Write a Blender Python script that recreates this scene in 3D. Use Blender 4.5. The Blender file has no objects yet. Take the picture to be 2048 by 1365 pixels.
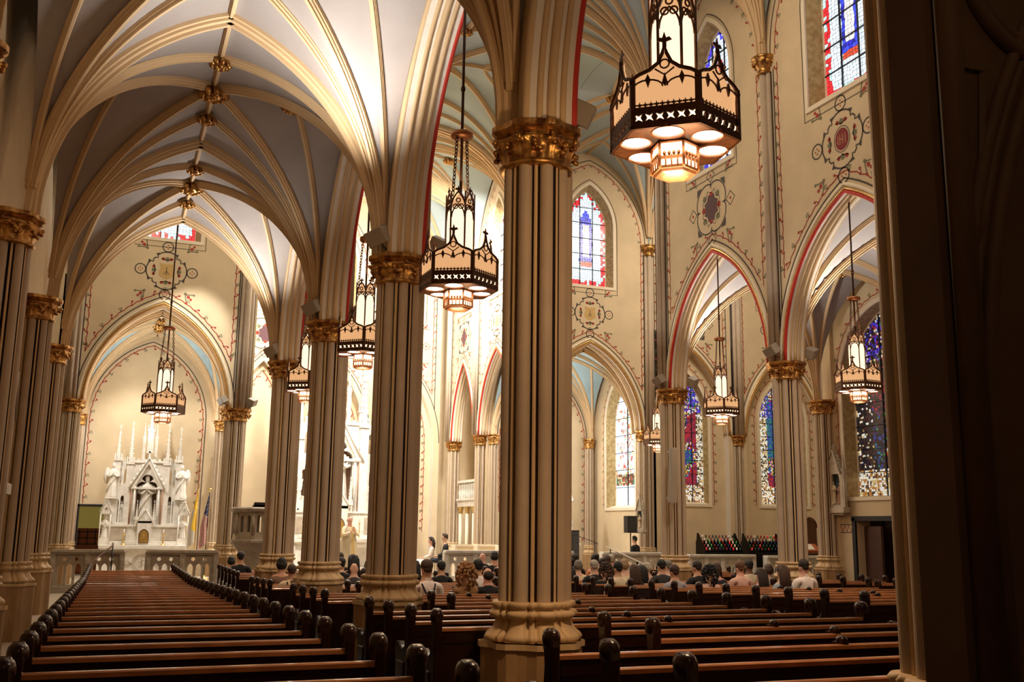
import bpy, bmesh, math, random
from math import sin, cos, pi, sqrt, radians
from mathutils import Vector, Matrix, noise
from mathutils.geometry import tessellate_polygon
sc = bpy.context.scene; COL = sc.collection
S = 4.6; CZ = 1.47                    # one nave bay in metres, eye height
def W(X, Y, Z): return Vector((S*X, S*Y, S*Z+CZ))
# ---------------------------------------------------------------- camera
f_, yaw, pit, rol = 1996.4, .37376, .18610, .01353
fw = Vector((sin(yaw)*cos(pit), cos(yaw)*cos(pit), sin(pit))); rt = Vector((cos(yaw), -sin(yaw), 0)); up = rt.cross(fw)
r2 = rt*cos(rol)+up*sin(rol); u2 = -rt*sin(rol)+up*cos(rol)
cam = bpy.data.objects.new('camera', bpy.data.cameras.new('camera')); COL.objects.link(cam)
cam.matrix_world = Matrix(((r2.x, u2.x, -fw.x, 0), (r2.y, u2.y, -fw.y, 0), (r2.z, u2.z, -fw.z, CZ), (0, 0, 0, 1)))
cam.data.sensor_width = 36; cam.data.lens = f_/2048*36; cam.data.clip_start = .05; cam.data.clip_end = 200
sc.camera = cam
sc.view_settings.view_transform = 'Standard'; sc.view_settings.look = 'None'; sc.view_settings.gamma = 1
sc.view_settings.exposure = 0.15
w_ = bpy.data.worlds.new('world'); sc.world = w_; w_.use_nodes = True
w_.node_tree.nodes['Background'].inputs[0].default_value = (.5, .45, .4, 1); w_.node_tree.nodes['Background'].inputs[1].default_value = .03
def lamp(name, kind, loc, power, col=(1, .8, .55), size=.3, aim=None, spot=90, blend=.6):
    d = bpy.data.lights.new(name, kind); d.energy = power; d.color = col
    if kind == 'AREA': d.size = size
    else: d.shadow_soft_size = size
    if kind == 'SPOT': d.spot_size = radians(spot); d.spot_blend = blend
    o = bpy.data.objects.new(name, d); COL.objects.link(o); o.location = loc
    if aim is not None: o.rotation_euler = (Vector(aim)-Vector(loc)).to_track_quat('-Z', 'Y').to_euler()
    return o
WARM = (1, .62, .32); WHT = (1, .95, .88)
# chancel and chapel lighting, then ambient fill for crossing and nave without fixtures
lamp('chancel_light', 'AREA', W(1.1, 7.1, 2.35), 1150, WHT, 1.2, W(1.6, 8.6, .6))
lamp('chancel_light', 'AREA', W(2.4, 7.0, 2.35), 1150, WHT, 1.2, W(2.2, 8.6, .5))
lamp('chancel_light', 'AREA', W(1.74, 7.7, 2.6), 500, WHT, 1.2, W(1.74, 8.0, 0))
lamp('chapel_light', 'SPOT', W(-.12, 6.95, 1.1), 650, WHT, .08, W(.25, 7.62, .2), 90); lamp('chapel_light', 'AREA', W(.2, 6.98, .62), 130, WHT, .5, W(.2, 7.1, 1.4)); lamp('chapel_light', 'AREA', W(3.2, 7.2, .62), 90, WHT, .5, W(3.2, 7.2, 1.4))  # both areas added unseen, facing up to brighten the chapel vaults
lamp('chapel_light', 'SPOT', W(.5, 6.1, 1.9), 900, WHT, .12, W(.2, 7.5, .2), 44)
lamp('chapel_light', 'AREA', W(3.3, 7.0, .9), 110, WHT, .8, W(3.5, 7.3, -.2))
lamp('crossing_fill', 'AREA', W(1.74, 5.6, 2.75), 420, (1, .86, .68), 3, W(1.74, 5.7, 0))  # ambient light for the crossing, from no fixture
lamp('crossing_fill', 'AREA', W(3.9, 5.5, 2.6), 430, (1, .86, .70), 2.5, W(4.1, 6.3, .8))
lamp('crossing_fill', 'AREA', W(.1, 5.5, 2.4), 130, (1, .86, .66), 2, W(.2, 6.7, 1.4))
lamp('nave_fill', 'AREA', W(1.74, 3.2, 2.7), 200, (1, .80, .58), 3, W(2.4, 3.6, 0)); lamp('nave_fill', 'SPOT', W(1.74, 1.9, 2.55), 2400, (1, .86, .70), .5, W(1.95, 3.9, -.2), 62, 1)  # fill without fixtures; the spot is added to brighten the guests' backs
lamp('rear_fill', 'AREA', W(.35, -.22, .95), 14, WARM, .6, W(.8, .7, .4))  # unseen lamp added behind the camera to lift the dark screen
# flood lamps that stand on the capitals and wash the vaults (their boxes are built below)
FL = []
def flood(X, Y, dx, dy, power, col=(1, .92, .82), z=.84, tilt=1.0):
    FL.append((X, Y, z, dx, dy))
    lamp('floodlight_beam', 'SPOT', W(X+dx*.26, Y+dy*.26, z+.02), power, col, .2, W(X+dx*.5, Y+dy*.5, z+.5*tilt), 130, 1)
for k, pw in ((0, 0), (1, 560), (2, 25), (3, 420)):
    if pw: flood(.635, 1.64+k, -.55, -.45 if k else .2, pw)
for k, pw in ((0, 0), (1, 70), (2, 70), (3, 60)):
    if pw: flood(.80, 1.67+k, .6, -.3, pw)
for k, pw in ((1, 200), (2, 380), (3, 480)):
    flood(2.70, 1.66+k, -.5, -.3, 40); flood(2.86, 1.67+k, .45, -.45, pw)
flood(.79, 6.70, .3, -.6, 90); flood(.62, 6.69, -.4, -.3, 30)

# ---------------------------------------------------------------- materials
M = {}
def mat(name, col, rough=.7, metal=0, var=0, vs=3.0, bump=0, bs=40, em=None, es=0, spec=.5, coat=0, col2=None):
    m = bpy.data.materials.new(name); m.use_nodes = True; nt = m.node_tree; b = nt.nodes['Principled BSDF']
    b.inputs['Base Color'].default_value = (*col, 1); b.inputs['Roughness'].default_value = rough; b.inputs['Metallic'].default_value = metal
    b.inputs['Specular IOR Level'].default_value = spec; b.inputs['Coat Weight'].default_value = coat
    if var or col2:
        tc = nt.nodes.new('ShaderNodeTexCoord'); n = nt.nodes.new('ShaderNodeTexNoise'); n.inputs['Scale'].default_value = vs; n.inputs['Detail'].default_value = 5
        nt.links.new(tc.outputs['Object'], n.inputs['Vector']); r = nt.nodes.new('ShaderNodeValToRGB')
        c2 = col2 or tuple(max(0, c*(1-var)) for c in col)
        r.color_ramp.elements[0].position = .35; r.color_ramp.elements[0].color = (*c2, 1); r.color_ramp.elements[1].position = .65; r.color_ramp.elements[1].color = (*col, 1)
        nt.links.new(n.outputs['Fac'], r.inputs[0]); nt.links.new(r.outputs[0], b.inputs['Base Color'])
    if bump:
        tc = nt.nodes.new('ShaderNodeTexCoord'); n = nt.nodes.new('ShaderNodeTexNoise'); n.inputs['Scale'].default_value = bs; n.inputs['Detail'].default_value = 3
        bp = nt.nodes.new('ShaderNodeBump'); bp.inputs['Strength'].default_value = bump; bp.inputs['Distance'].default_value = .02
        nt.links.new(tc.outputs['Object'], n.inputs['Vector']); nt.links.new(n.outputs['Fac'], bp.inputs['Height']); nt.links.new(bp.outputs[0], b.inputs['Normal'])
    if em: b.inputs['Emission Color'].default_value = (*em, 1); b.inputs['Emission Strength'].default_value = es
    M[name] = m; return m
mat('cream', (.70, .56, .36), .85, var=.10, vs=1.5, bump=.15, bs=25)
mat('shaft', (.52, .41, .30), .65, var=.10, vs=4, bump=.12, bs=60)
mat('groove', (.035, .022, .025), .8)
mat('fillet', (.66, .46, .24), .6)
mat('base_stone', (.66, .47, .26), .55, var=.12, vs=5)
mat('plinth_stone', (.40, .24, .11), .6, var=.15, vs=6)
mat('gold', (.72, .42, .13), .34, .85, col2=(.22, .08, .025), vs=12, bump=.15, bs=60)
mat('gold_plain', (.80, .55, .22), .35, .8, var=.3, vs=15)
mat('rib', (.66, .48, .28), .75, var=.05)
mat('rib_line', (.42, .22, .07), .6)
mat('web_grey', (.38, .345, .335), .9, var=.08, vs=2, bump=.1, bs=90)
mat('web_blue', (.40, .48, .52), .9, var=.14, vs=.35, col2=(.36, .44, .40))
mat('web_sky', (.34, .47, .52), .9, var=.1)
mat('soffit', (.80, .74, .66), .7)
mat('red', (.55, .03, .015), .6); mat('vine_red', (.36, .035, .02), .8); mat('vine_green', (.17, .17, .09), .8)
mat('line', (.07, .055, .045), .8); mat('tan', (.58, .38, .14), .8); mat('plum', (.10, .045, .05), .8); mat('crimson', (.22, .02, .025), .8)
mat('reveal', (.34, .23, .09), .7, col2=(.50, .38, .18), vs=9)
mat('frame_white', (.82, .72, .55), .7)
mat('lead', (.012, .011, .012), .6)
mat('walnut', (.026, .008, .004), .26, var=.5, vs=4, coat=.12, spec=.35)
mat('walnut_lit', (.46, .18, .065), .32, var=.3, vs=6, coat=.4)  # lighter walnut for rails and seats, their top highlight put into the colour
mat('floor', (.05, .024, .014), .45, var=.4, vs=2)
mat('marble', (.82, .78, .70), .35, col2=(.66, .62, .55), vs=5)
mat('marble_old', (.52, .44, .34), .45, col2=(.40, .33, .25), vs=6)
mat('bronze', (.13, .050, .020), .5, .35, var=.4, vs=20)
mat('copper', (.42, .16, .06), .45, .6)
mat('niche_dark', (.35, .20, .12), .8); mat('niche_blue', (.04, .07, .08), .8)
mat('black', (.010, .009, .009), .5); mat('box_grey', (.34, .29, .23), .6); mat('black_metal', (.012, .012, .012), .35, .6)
mat('brass', (.75, .50, .15), .3, .9)
mat('door_red', (.06, .016, .010), .5, var=.3, vs=8)
mat('dark_screen', (.12, .065, .035), .7, var=.2)
mat('paper', (.85, .8, .7), .8); mat('orange_wood', (.42, .11, .035), .45)
def emis(name, col, st, base=None):
    m = mat(name, base or col, .5, em=col, es=st); return m
emis('glass_amber', (1, .52, .23), .72, (.08, .05, .03)); emis('glass_tower', (1, .72, .46), 1.5, (.1, .08, .06)); emis('glass_disc', (1, .86, .66), 12.0); emis('glass_low', (1, .74, .46), 1.9)
emis('flame', (1, .6, .2), 5); emis('room_glow', (.45, .36, .08), .25)  # sacristy back wall glows by itself, standing in for the room's light
for n_, c in (('vred', (.28, .01, .01)), ('vgreen', (.01, .07, .02)), ('vblue', (.02, .03, .14))): mat(n_, c, .15)
emis('vred_lit', (1, .02, .02), .25, (.3, .01, .01)); emis('vgreen_lit', (.05, .9, .15), .07, (.01, .08, .02))
m = bpy.data.materials.new('stained'); m.use_nodes = True; nt = m.node_tree; b = nt.nodes['Principled BSDF']
a = nt.nodes.new('ShaderNodeAttribute'); a.attribute_name = 'Col'; nt.links.new(a.outputs['Color'], b.inputs['Emission Color']); b.inputs['Emission Strength'].default_value = 1.0
b.inputs['Base Color'].default_value = (.02, .02, .02, 1); b.inputs['Roughness'].default_value = .2; M['stained'] = m
SKIN = [(.62, .34, .22), (.70, .42, .30), (.20, .09, .05), (.74, .40, .30)]
for i, c in enumerate(SKIN): mat('skin%d' % i, c, .55)
for n_, c in (('hair_black', (.008, .006, .005)), ('hair_dark', (.022, .011, .006)), ('hair_brown', (.07, .03, .014)), ('hair_red', (.16, .06, .025)), ('hair_curl', (.44, .22, .08)),
              ('hair_white', (.55, .48, .38)), ('hair_grey', (.22, .19, .15)), ('hair_blonde', (.42, .27, .13))): mat(n_, c, .55, var=.4, vs=40, bump=.6, bs=120)
for n_, c in (('cl_white', (.88, .78, .72)), ('cl_black', (.012, .011, .012)), ('cl_charcoal', (.04, .038, .036)), ('cl_tan', (.30, .15, .055)), ('cl_pink', (.68, .42, .34)),
              ('cl_blue', (.36, .34, .37)), ('cl_peach', (.62, .28, .15)), ('cl_floral', (.55, .60, .60)), ('cl_brown', (.22, .12, .08)), ('cl_cream', (.75, .62, .42)), ('cl_dress', (.9, .82, .72)), ('cl_gold', (.55, .38, .13)), ('cl_robe', (.50, .41, .27)), ('cl_navy', (.02, .02, .035))):
    mat(n_, c, .85, bump=.5, bs=14, **({'col2': (.25, .35, .45), 'vs': 30} if n_ == 'cl_floral' else {}))
for n_, c in (('flag_yellow', (.80, .52, .04)), ('flag_white', (.6, .54, .45)), ('flag_red', (.32, .015, .015)), ('flag_blue', (.03, .035, .10))): mat(n_, c, .85)

# ---------------------------------------------------------------- mesh helpers
class MB:
    def __init__(s): s.v = []; s.f = []; s.m = []; s.mats = []; s.sm = []
    def mi(s, n):
        if n not in s.mats: s.mats.append(n)
        return s.mats.index(n)
    def add(s, vs, fs, m, smooth=False):
        o = len(s.v); s.v += [tuple(v) for v in vs]; k = s.mi(m)
        for f in fs: s.f.append(tuple(i+o for i in f)); s.m.append(k); s.sm.append(smooth)
    def box(s, c, d, m, R=None, taper=1):
        vs = []
        for z in (-1, 1):
            for x, y in ((-1, -1), (1, -1), (1, 1), (-1, 1)):
                t = taper if z > 0 else 1
                p = Vector((x*d[0]/2*t, y*d[1]/2*t, z*d[2]/2))
                if R: p = R @ p
                vs.append(p+Vector(c))
        s.add(vs, [(3, 2, 1, 0), (4, 5, 6, 7), (0, 1, 5, 4), (1, 2, 6, 5), (2, 3, 7, 6), (3, 0, 4, 7)], m)
    def tube(s, pts, r, m, n=8, cap=True, smooth=True):
        pts = [Vector(p) for p in pts]; rings = []
        rs = r if isinstance(r, (list, tuple)) else [r]*len(pts); b = None
        for i, p in enumerate(pts):
            t = (pts[min(i+1, len(pts)-1)]-pts[max(i-1, 0)]).normalized()
            if b is None: b = t.orthogonal().normalized()
            b = (b-t*b.dot(t)).normalized(); c = t.cross(b)
            rings.append([p+(b*cos(2*pi*j/n)+c*sin(2*pi*j/n))*rs[i] for j in range(n)])
        s.loft(rings, m, smooth, cap)
    def loft(s, rings, m, smooth=False, cap=True, closed=True, mats=None):
        n = len(rings[0]); vs = [p for r in rings for p in r]; nn = n if closed else n-1
        if mats is None:
            s.add(vs, [(i*n+j, i*n+(j+1) % n, (i+1)*n+(j+1) % n, (i+1)*n+j) for i in range(len(rings)-1) for j in range(nn)], m, smooth)
        else:
            o = len(s.v); s.v += [tuple(v) for v in vs]
            for i in range(len(rings)-1):
                for j in range(nn):
                    s.f.append((o+i*n+j, o+i*n+(j+1) % n, o+(i+1)*n+(j+1) % n, o+(i+1)*n+j)); s.m.append(s.mi(mats[j])); s.sm.append(smooth)
        if cap and closed:
            k = m if mats is None else mats[0]
            s.add(rings[0], [tuple(reversed(range(n)))], k); s.add(rings[-1], [tuple(range(n))], k)
    def lathe(s, c, prof, m, n=16, smooth=True, cap=True):
        c = Vector(c); s.loft([[c+Vector((r*cos(2*pi*j/n), r*sin(2*pi*j/n), z)) for j in range(n)] for r, z in prof], m, smooth, cap)
    def ell(s, c, r, m, n=12, k=8, fn=None):
        rings = []
        for i in range(k+1):
            a = -pi/2+pi*(i+.02)/(k+.04)
            rings.append([Vector(c)+Vector((r[0]*cos(a)*cos(2*pi*j/n), r[1]*cos(a)*sin(2*pi*j/n), r[2]*sin(a))) for j in range(n)])
        if fn: rings = [[fn(p) for p in r_] for r_ in rings]
        s.loft(rings, m, True)
    def slab(s, outer, holes, w0, w1, T, m, mside=None, front=None):
        loops = [outer]+holes; fl = [p for l in loops for p in l]
        tr = tessellate_polygon([[Vector((p[0], p[1], 0)) for p in l] for l in loops]); n = len(fl)
        s.add([T(u, v, w0) for u, v in fl], [tuple(t) for t in tr], front or m); s.add([T(u, v, w1) for u, v in fl], [tuple(t) for t in tr], m)
        o = 0
        for l in loops:
            k = len(l); s.add([T(u, v, w0) for u, v in l]+[T(u, v, w1) for u, v in l], [(i, (i+1) % k, k+(i+1) % k, k+i) for i in range(k)], mside or m); o += k
    def ribbon(s, pts, w, T, m, z=0, closed=False):
        P = [Vector(p) for p in pts]; n = len(P); L = []; R_ = []
        for i in range(n):
            a = P[(i-1) % n] if (closed or i > 0) else P[i]; b = P[(i+1) % n] if (closed or i < n-1) else P[i]
            d = (b-a); d = d.normalized() if d.length > 1e-9 else Vector((1, 0)); nrm = Vector((-d.y, d.x))*w/2
            L.append(P[i]+nrm); R_.append(P[i]-nrm)
        s.add([T(p.x, p.y, z) for p in L]+[T(p.x, p.y, z) for p in R_], [(i, (i+1) % n, n+(i+1) % n, n+i) for i in range(n if closed else n-1)], m)
    def poly(s, pts, T, m, z=0): s.add([T(p[0], p[1], z) for p in pts], [tuple(range(len(pts)))], m)
    def build(s, name, parent=None, bev=0, rec=True, **kw):
        me = bpy.data.meshes.new(name); me.from_pydata(s.v, [], s.f)
        for n in s.mats: me.materials.append(M[n])
        me.polygons.foreach_set('material_index', s.m); me.polygons.foreach_set('use_smooth', s.sm)
        if rec:
            bm = bmesh.new(); bm.from_mesh(me); bmesh.ops.remove_doubles(bm, verts=bm.verts, dist=1e-5); bmesh.ops.recalc_face_normals(bm, faces=bm.faces); bm.to_mesh(me); bm.free()
        me.update(); o = bpy.data.objects.new(name, me); COL.objects.link(o)
        if parent: o.parent = parent
        if bev:
            b = o.modifiers.new('b', 'BEVEL'); b.width = bev; b.segments = 2; b.limit_method = 'ANGLE'
        for k, v in kw.items(): o[k] = v
        return o
def tag(o, label, cat, group=None):
    o['label'] = label; o['category'] = cat
    if group: o['group'] = group
    return o
def thing(name, loc, label, cat, group=None, rz=0):
    o = bpy.data.objects.new(name, None); COL.objects.link(o); o.location = loc; o.rotation_euler = (0, 0, rz); o.empty_display_size = .1
    return tag(o, label, cat, group)
def dup(root, loc=None, rz=None, label=None, group=None):
    r = root.copy(); COL.objects.link(r)
    for ch in list(root.children):
        c = ch.copy(); COL.objects.link(c); c.parent = r
        for g in list(ch.children): d = g.copy(); COL.objects.link(d); d.parent = c
    if loc is not None: r.location = loc
    if rz is not None: r.rotation_euler = (0, 0, rz)
    if label: r['label'] = label
    if group: r['group'] = group
    return r
STR = dict(kind='structure')
def frame(o, u, v, w):                      # plane mapping (u,v,w) -> world
    o, u, v, w = Vector(o), Vector(u), Vector(v), Vector(w)
    return lambda a, b, c=0: o+u*a+v*b+w*c
def arch(x0, x1, z0, h, n=14):              # pointed arch outline left->right, from springing z0, rise h
    a = (x1-x0)/2; R = (a*a+h*h)/(2*a); c = x0+R; th = math.asin(min(1, h/R)) if R >= a else pi-math.asin(h/R)
    if R > a: th = math.atan2(h, R-a)
    L = [(c-R*cos(th*i/n), z0+R*sin(th*i/n)) for i in range(n+1)]
    return L+[(x0+x1-x, z) for x, z in reversed(L[:-1])]
def offs(x0, x1, z0, h, d, n=14): return arch(x0-d, x1+d, z0, h+d*1.25, n)

# ---------------------------------------------------------------- painted wall stencils
def vine(mb, pts, T, side=1, step=.34, sc_=1.0):
    P = [Vector(p) for p in pts]; seg = []; tot = 0
    for i in range(len(P)-1): L = (P[i+1]-P[i]).length; seg.append((tot, L, P[i], P[i+1])); tot += L
    def at(s):
        for a, L, p, q in seg:
            if s <= a+L or (a, L, p, q) == seg[-1]:
                d = (q-p).normalized(); return p+d*(s-a), d
    N = max(2, int(tot/.085)); st = []
    for i in range(N+1):
        p, d = at(tot*i/N); n = Vector((-d.y, d.x))*side; st.append(p+n*.014*sin(i*1.9))
    mb.ribbon(st, .026*sc_, T, 'vine_red')
    k = int(tot/step)
    for i in range(k):
        p, d = at((i+.5)*tot/k); n = Vector((-d.y, d.x))*side
        if i % 2:
            mb.ribbon([p, p+n*.05+d*.03, p+n*.075+d*.07], .022*sc_, T, 'vine_red')
            c = p+n*.085*sc_+d*.08; mb.poly([c+Vector((.034*cos(a_*pi/3), .034*sin(a_*pi/3)))*sc_ for a_ in range(6)], T, 'vine_red', .001)
            mb.ribbon([p, p-n*.035+d*.03], .018, T, 'vine_red')
        else:
            for q in (-.5, 0, .5):
                e = (n*cos(q)+d*sin(q)+d*.4).normalized()*.12*sc_; mb.ribbon([p, p+e*.6, p+e], .014, T, 'vine_green')
            mb.ribbon([p+(n*cos(q)+d*sin(q)+d*.4).normalized()*.12*sc_ for q in (-.55, -.2, .2, .55)], .014, T, 'vine_green')
def circ(c, r, n=20): return [(c[0]+r*cos(2*pi*i/n), c[1]+r*sin(2*pi*i/n)) for i in range(n)]
def sprig(mb, c, sx, sy, T):
    x, y = c
    mb.ribbon([(x, y), (x+sx*.12, y+sy*.03), (x+sx*.26, y+sy*.02)], .03, T, 'vine_green'); mb.ribbon([(x, y), (x+sx*.02, y+sy*.13), (x+sx*.05, y+sy*.28)], .03, T, 'vine_green')
    for dx, dy, r, mm in ((.10, .10, .05, 'vine_red'), (.17, .17, .04, 'vine_red'), (.26, .03, .035, 'vine_green'), (.05, .28, .035, 'vine_red'), (0, 0, .04, 'vine_green')):
        mb.poly(circ((x+sx*dx, y+sy*dy), r, 6), T, mm, .001)
    mb.ribbon([(x, y), (x+sx*.18, y+sy*.18)], .02, T, 'vine_red')
def medal(mb, c, T, kind, k=1.0):
    x, y = c; R = .52*k
    if kind == 'B':
        pts = []
        for i in range(64):
            a = 2*pi*i/64; r = R*(.86+.20*abs(cos(2*(a-pi/4)))**.6); pts.append((x+r*cos(a), y+r*sin(a)))
        mb.ribbon(pts, .035, T, 'line', closed=True)
        for i in range(4):
            a = pi/2*i; cx, cy = x+R*1.25*cos(a), y+R*1.25*sin(a); q = .14*k
            mb.ribbon([(cx+q, cy), (cx, cy+q), (cx-q, cy), (cx, cy-q)], .028, T, 'line', closed=True); mb.poly(circ((cx, cy), .045, 4), T, 'vine_red')
            mb.ribbon([(x+R*.75*cos(a), y+R*.75*sin(a)), (cx-q*cos(a), cy-q*sin(a))], .03, T, 'line')
            mb.poly(circ((x+R*.5*cos(a), y+R*.5*sin(a)), .07*k, 5), T, 'vine_red'); b = a+pi/4
            mb.poly(circ((x+R*.62*cos(b), y+R*.62*sin(b)), .07*k, 5), T, 'vine_green')
            e = R*1.12; sx, sy = (1 if cos(b) > 0 else -1), (1 if sin(b) > 0 else -1)
            mb.poly([(x+sx*e*.82, y+sy*e*.82), (x+sx*e*.55, y+sy*e*.84), (x+sx*e*.84, y+sy*e*.55)], T, 'line')
        st = [(x+(.25 if i % 2 else .19)*k*cos(2*pi*i/16), y+(.30 if i % 2 else .23)*k*sin(2*pi*i/16)) for i in range(16)]
        mb.poly(st, T, 'plum', .001); mb.ribbon([(x+(p[0]-x)*1.28, y+(p[1]-y)*1.28) for p in st], .018, T, 'line', closed=True)
    else:
        pts = []
        for i in range(72):
            a = 2*pi*i/72; q = abs(cos(2*a)); r = R*(.86+.14*q) if q > .42 else R*(.80 if q > .2 else .88); pts.append((x+r*cos(a), y+r*sin(a)))
        mb.ribbon(pts, .035, T, 'line', closed=True)
        for i in range(4):
            a = pi/2*i; cx, cy = x+R*1.27*cos(a), y+R*1.27*sin(a); mb.ribbon(circ((cx, cy), .135*k), .03, T, 'line', closed=True)
            for j in range(4): mb.poly(circ((cx+.05*k*cos(j*pi/2), cy+.05*k*sin(j*pi/2)), .02*k, 4), T, 'vine_red')
            mb.poly(circ((x+R*.62*cos(a), y+R*.62*sin(a)), .065*k, 5), T, 'vine_green'); b = a+pi/4
            for s_ in (-.22, .22):
                p = (x+R*1.06*cos(b+s_), y+R*1.06*sin(b+s_)); mb.poly([p, (x+R*1.0*cos(b+s_*1.9), y+R*1.0*sin(b+s_*1.9)), (x+R*.94*cos(b+s_), y+R*.94*sin(b+s_))], T, 'line')
            for s_ in (-.3, .3):
                mb.poly(circ((x+R*.66*cos(a+s_), y+R*.66*sin(a+s_)), .045*k, 5), T, 'vine_red')
            mb.ribbon([(x+R*.7*cos(a-.45), y+R*.7*sin(a-.45)), (x+R*.55*cos(a), y+R*.55*sin(a)), (x+R*.7*cos(a+.45), y+R*.7*sin(a+.45))], .022, T, 'vine_red' if i % 2 else 'line')
        if kind == 'A':
            sh = [(-.19, .2), (0, .17), (.19, .2), (.155, .08), (.2, -.05), (.17, -.15), (0, -.24), (-.17, -.15), (-.2, -.05), (-.155, .08)]
            mb.poly([(x+p[0]*k, y+p[1]*k) for p in sh], T, 'tan', .001)
            mb.ribbon([(x, y+.1*k), (x, y-.12*k)], .02, T, 'line', .002); mb.ribbon([(x-.07*k, y-.1*k), (x, y), (x+.07*k, y-.1*k)], .018, T, 'line', .002)
        else:
            mb.poly([(x+.17*k*cos(t), y+.2*k*sin(t)) for t in [2*pi*i/20 for i in range(20)]], T, 'crimson', .001)
            mb.ribbon([(x+.2*k*cos(t), y+.235*k*sin(t)) for t in [2*pi*i/20 for i in range(20)]], .016, T, 'line', closed=True)
            for dx in (-.085, -.02, .02+.03): mb.ribbon([(x+dx*k, y-.09*k), (x+dx*k, y+.09*k)], .014, T, 'tan', .002)
            mb.ribbon([(x-.02*k, y), (x+.05*k, y)], .014, T, 'tan', .002)
            mb.ribbon([(x+.11*k, y+.08*k), (x+.085*k, y+.03*k), (x+.12*k, y-.03*k), (x+.085*k, y-.08*k)], .014, T, 'tan', .002)
    for sx in (-1, 1):
        for sy in (-1, 1): sprig(mb, (x+sx*R*1.0, y+sy*R*1.12), sx, sy, T)

# ---------------------------------------------------------------- stained glass windows
JEWEL = [(.55, .02, .02), (.03, .03, .45), (.02, .25, .06), (.55, .30, .04), (.80, .55, .25), (.16, .03, .22), (.9, .85, .75), (.35, .12, .03), (.02, .02, .05), (.02, .015, .01)]
def glasscol(d, u, v, rnd, su, sv):
    # u in -1..1 across, v 0..1 up; su, sv are metres
    if d[0] == 'c':                                                     # grisaille clerestory window
        edge = abs(u) > .80 or v < .055 or v > .97-(.30*abs(u))
        if edge: return rnd.choice([(.75, .02, .03), (.75, .02, .03), (.55, .8, .8)]) if 'b' not in d else rnd.choice([(.05, .04, .6), (.08, .06, .75), (.6, .7, .9)])
        if abs(u) < .34 and .24 < v < .70+.10*(1-abs(u)/.34):
            if abs(u) < .15 and .30 < v < .66: return (.95, .9, .85) if v < .58 else (.8, .6, .5)
            if 'r' in d: return rnd.choice([(.8, .03, .03), (.05, .04, .4), (.75, .85, .9)])
            return rnd.choice([(.03, .03, .55), (.05, .08, .8), (.02, .02, .3)])
        if abs(u) < .34 and .205 < v < .24: return (.65, .08, .04)
        q = .82+.3*rnd.random(); return (.80*q, .92*q, 1.0*q)
    if d[0] == 'f':                                                     # figure window
        if 'w' in d:
            if .16 < v < .25 and u > -.5: return rnd.choice([(.35, .05, .03), (.05, .2, .12), (.08, .05, .03), (.6, .4, .2)])
            if .2 < v < .78 and rnd.random() < .42-abs(u)*.3: return rnd.choice([(.7, .3, .15), (.8, .55, .2), (.35, .5, .4), (.55, .1, .08), (.7, .75, .95)])
            q = .8+.35*rnd.random(); return (.92*q, 1.0*q, 1.02*q)
        n = noise.noise(Vector((su*1.6, sv*1.1, len(d)*7.3)))
        if v > .72 and rnd.random() < .5: return rnd.choice([(.06, .04, .6), (.16, .07, .75), (.03, .02, .25), (.7, .6, .5)])
        if v < .14: return rnd.choice([(.9, .8, .6), (.9, .85, .8), (.5, .2, .05), (.1, .05, .03), (.7, .5, .2)])
        if 'd' in d and rnd.random() < .72: return rnd.choice([(.01, .01, .02), (.02, .015, .01), (.06, .02, .02)])
        if abs(u) > .62: return rnd.choice([(.95, .85, .6), (.9, .9, .8), (.35, .2, .08), (.75, .5, .2), (.02, .02, .02), (.1, .05, .02), (.6, .6, .55)])
        if n > .18: return rnd.choice([(.45, .02, .03), (.30, .02, .05), (.12, .02, .05)])
        if n < -.22: return rnd.choice([(.02, .22, .12), (.03, .10, .30), (.04, .04, .25)])
        return rnd.choice(JEWEL)
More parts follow.
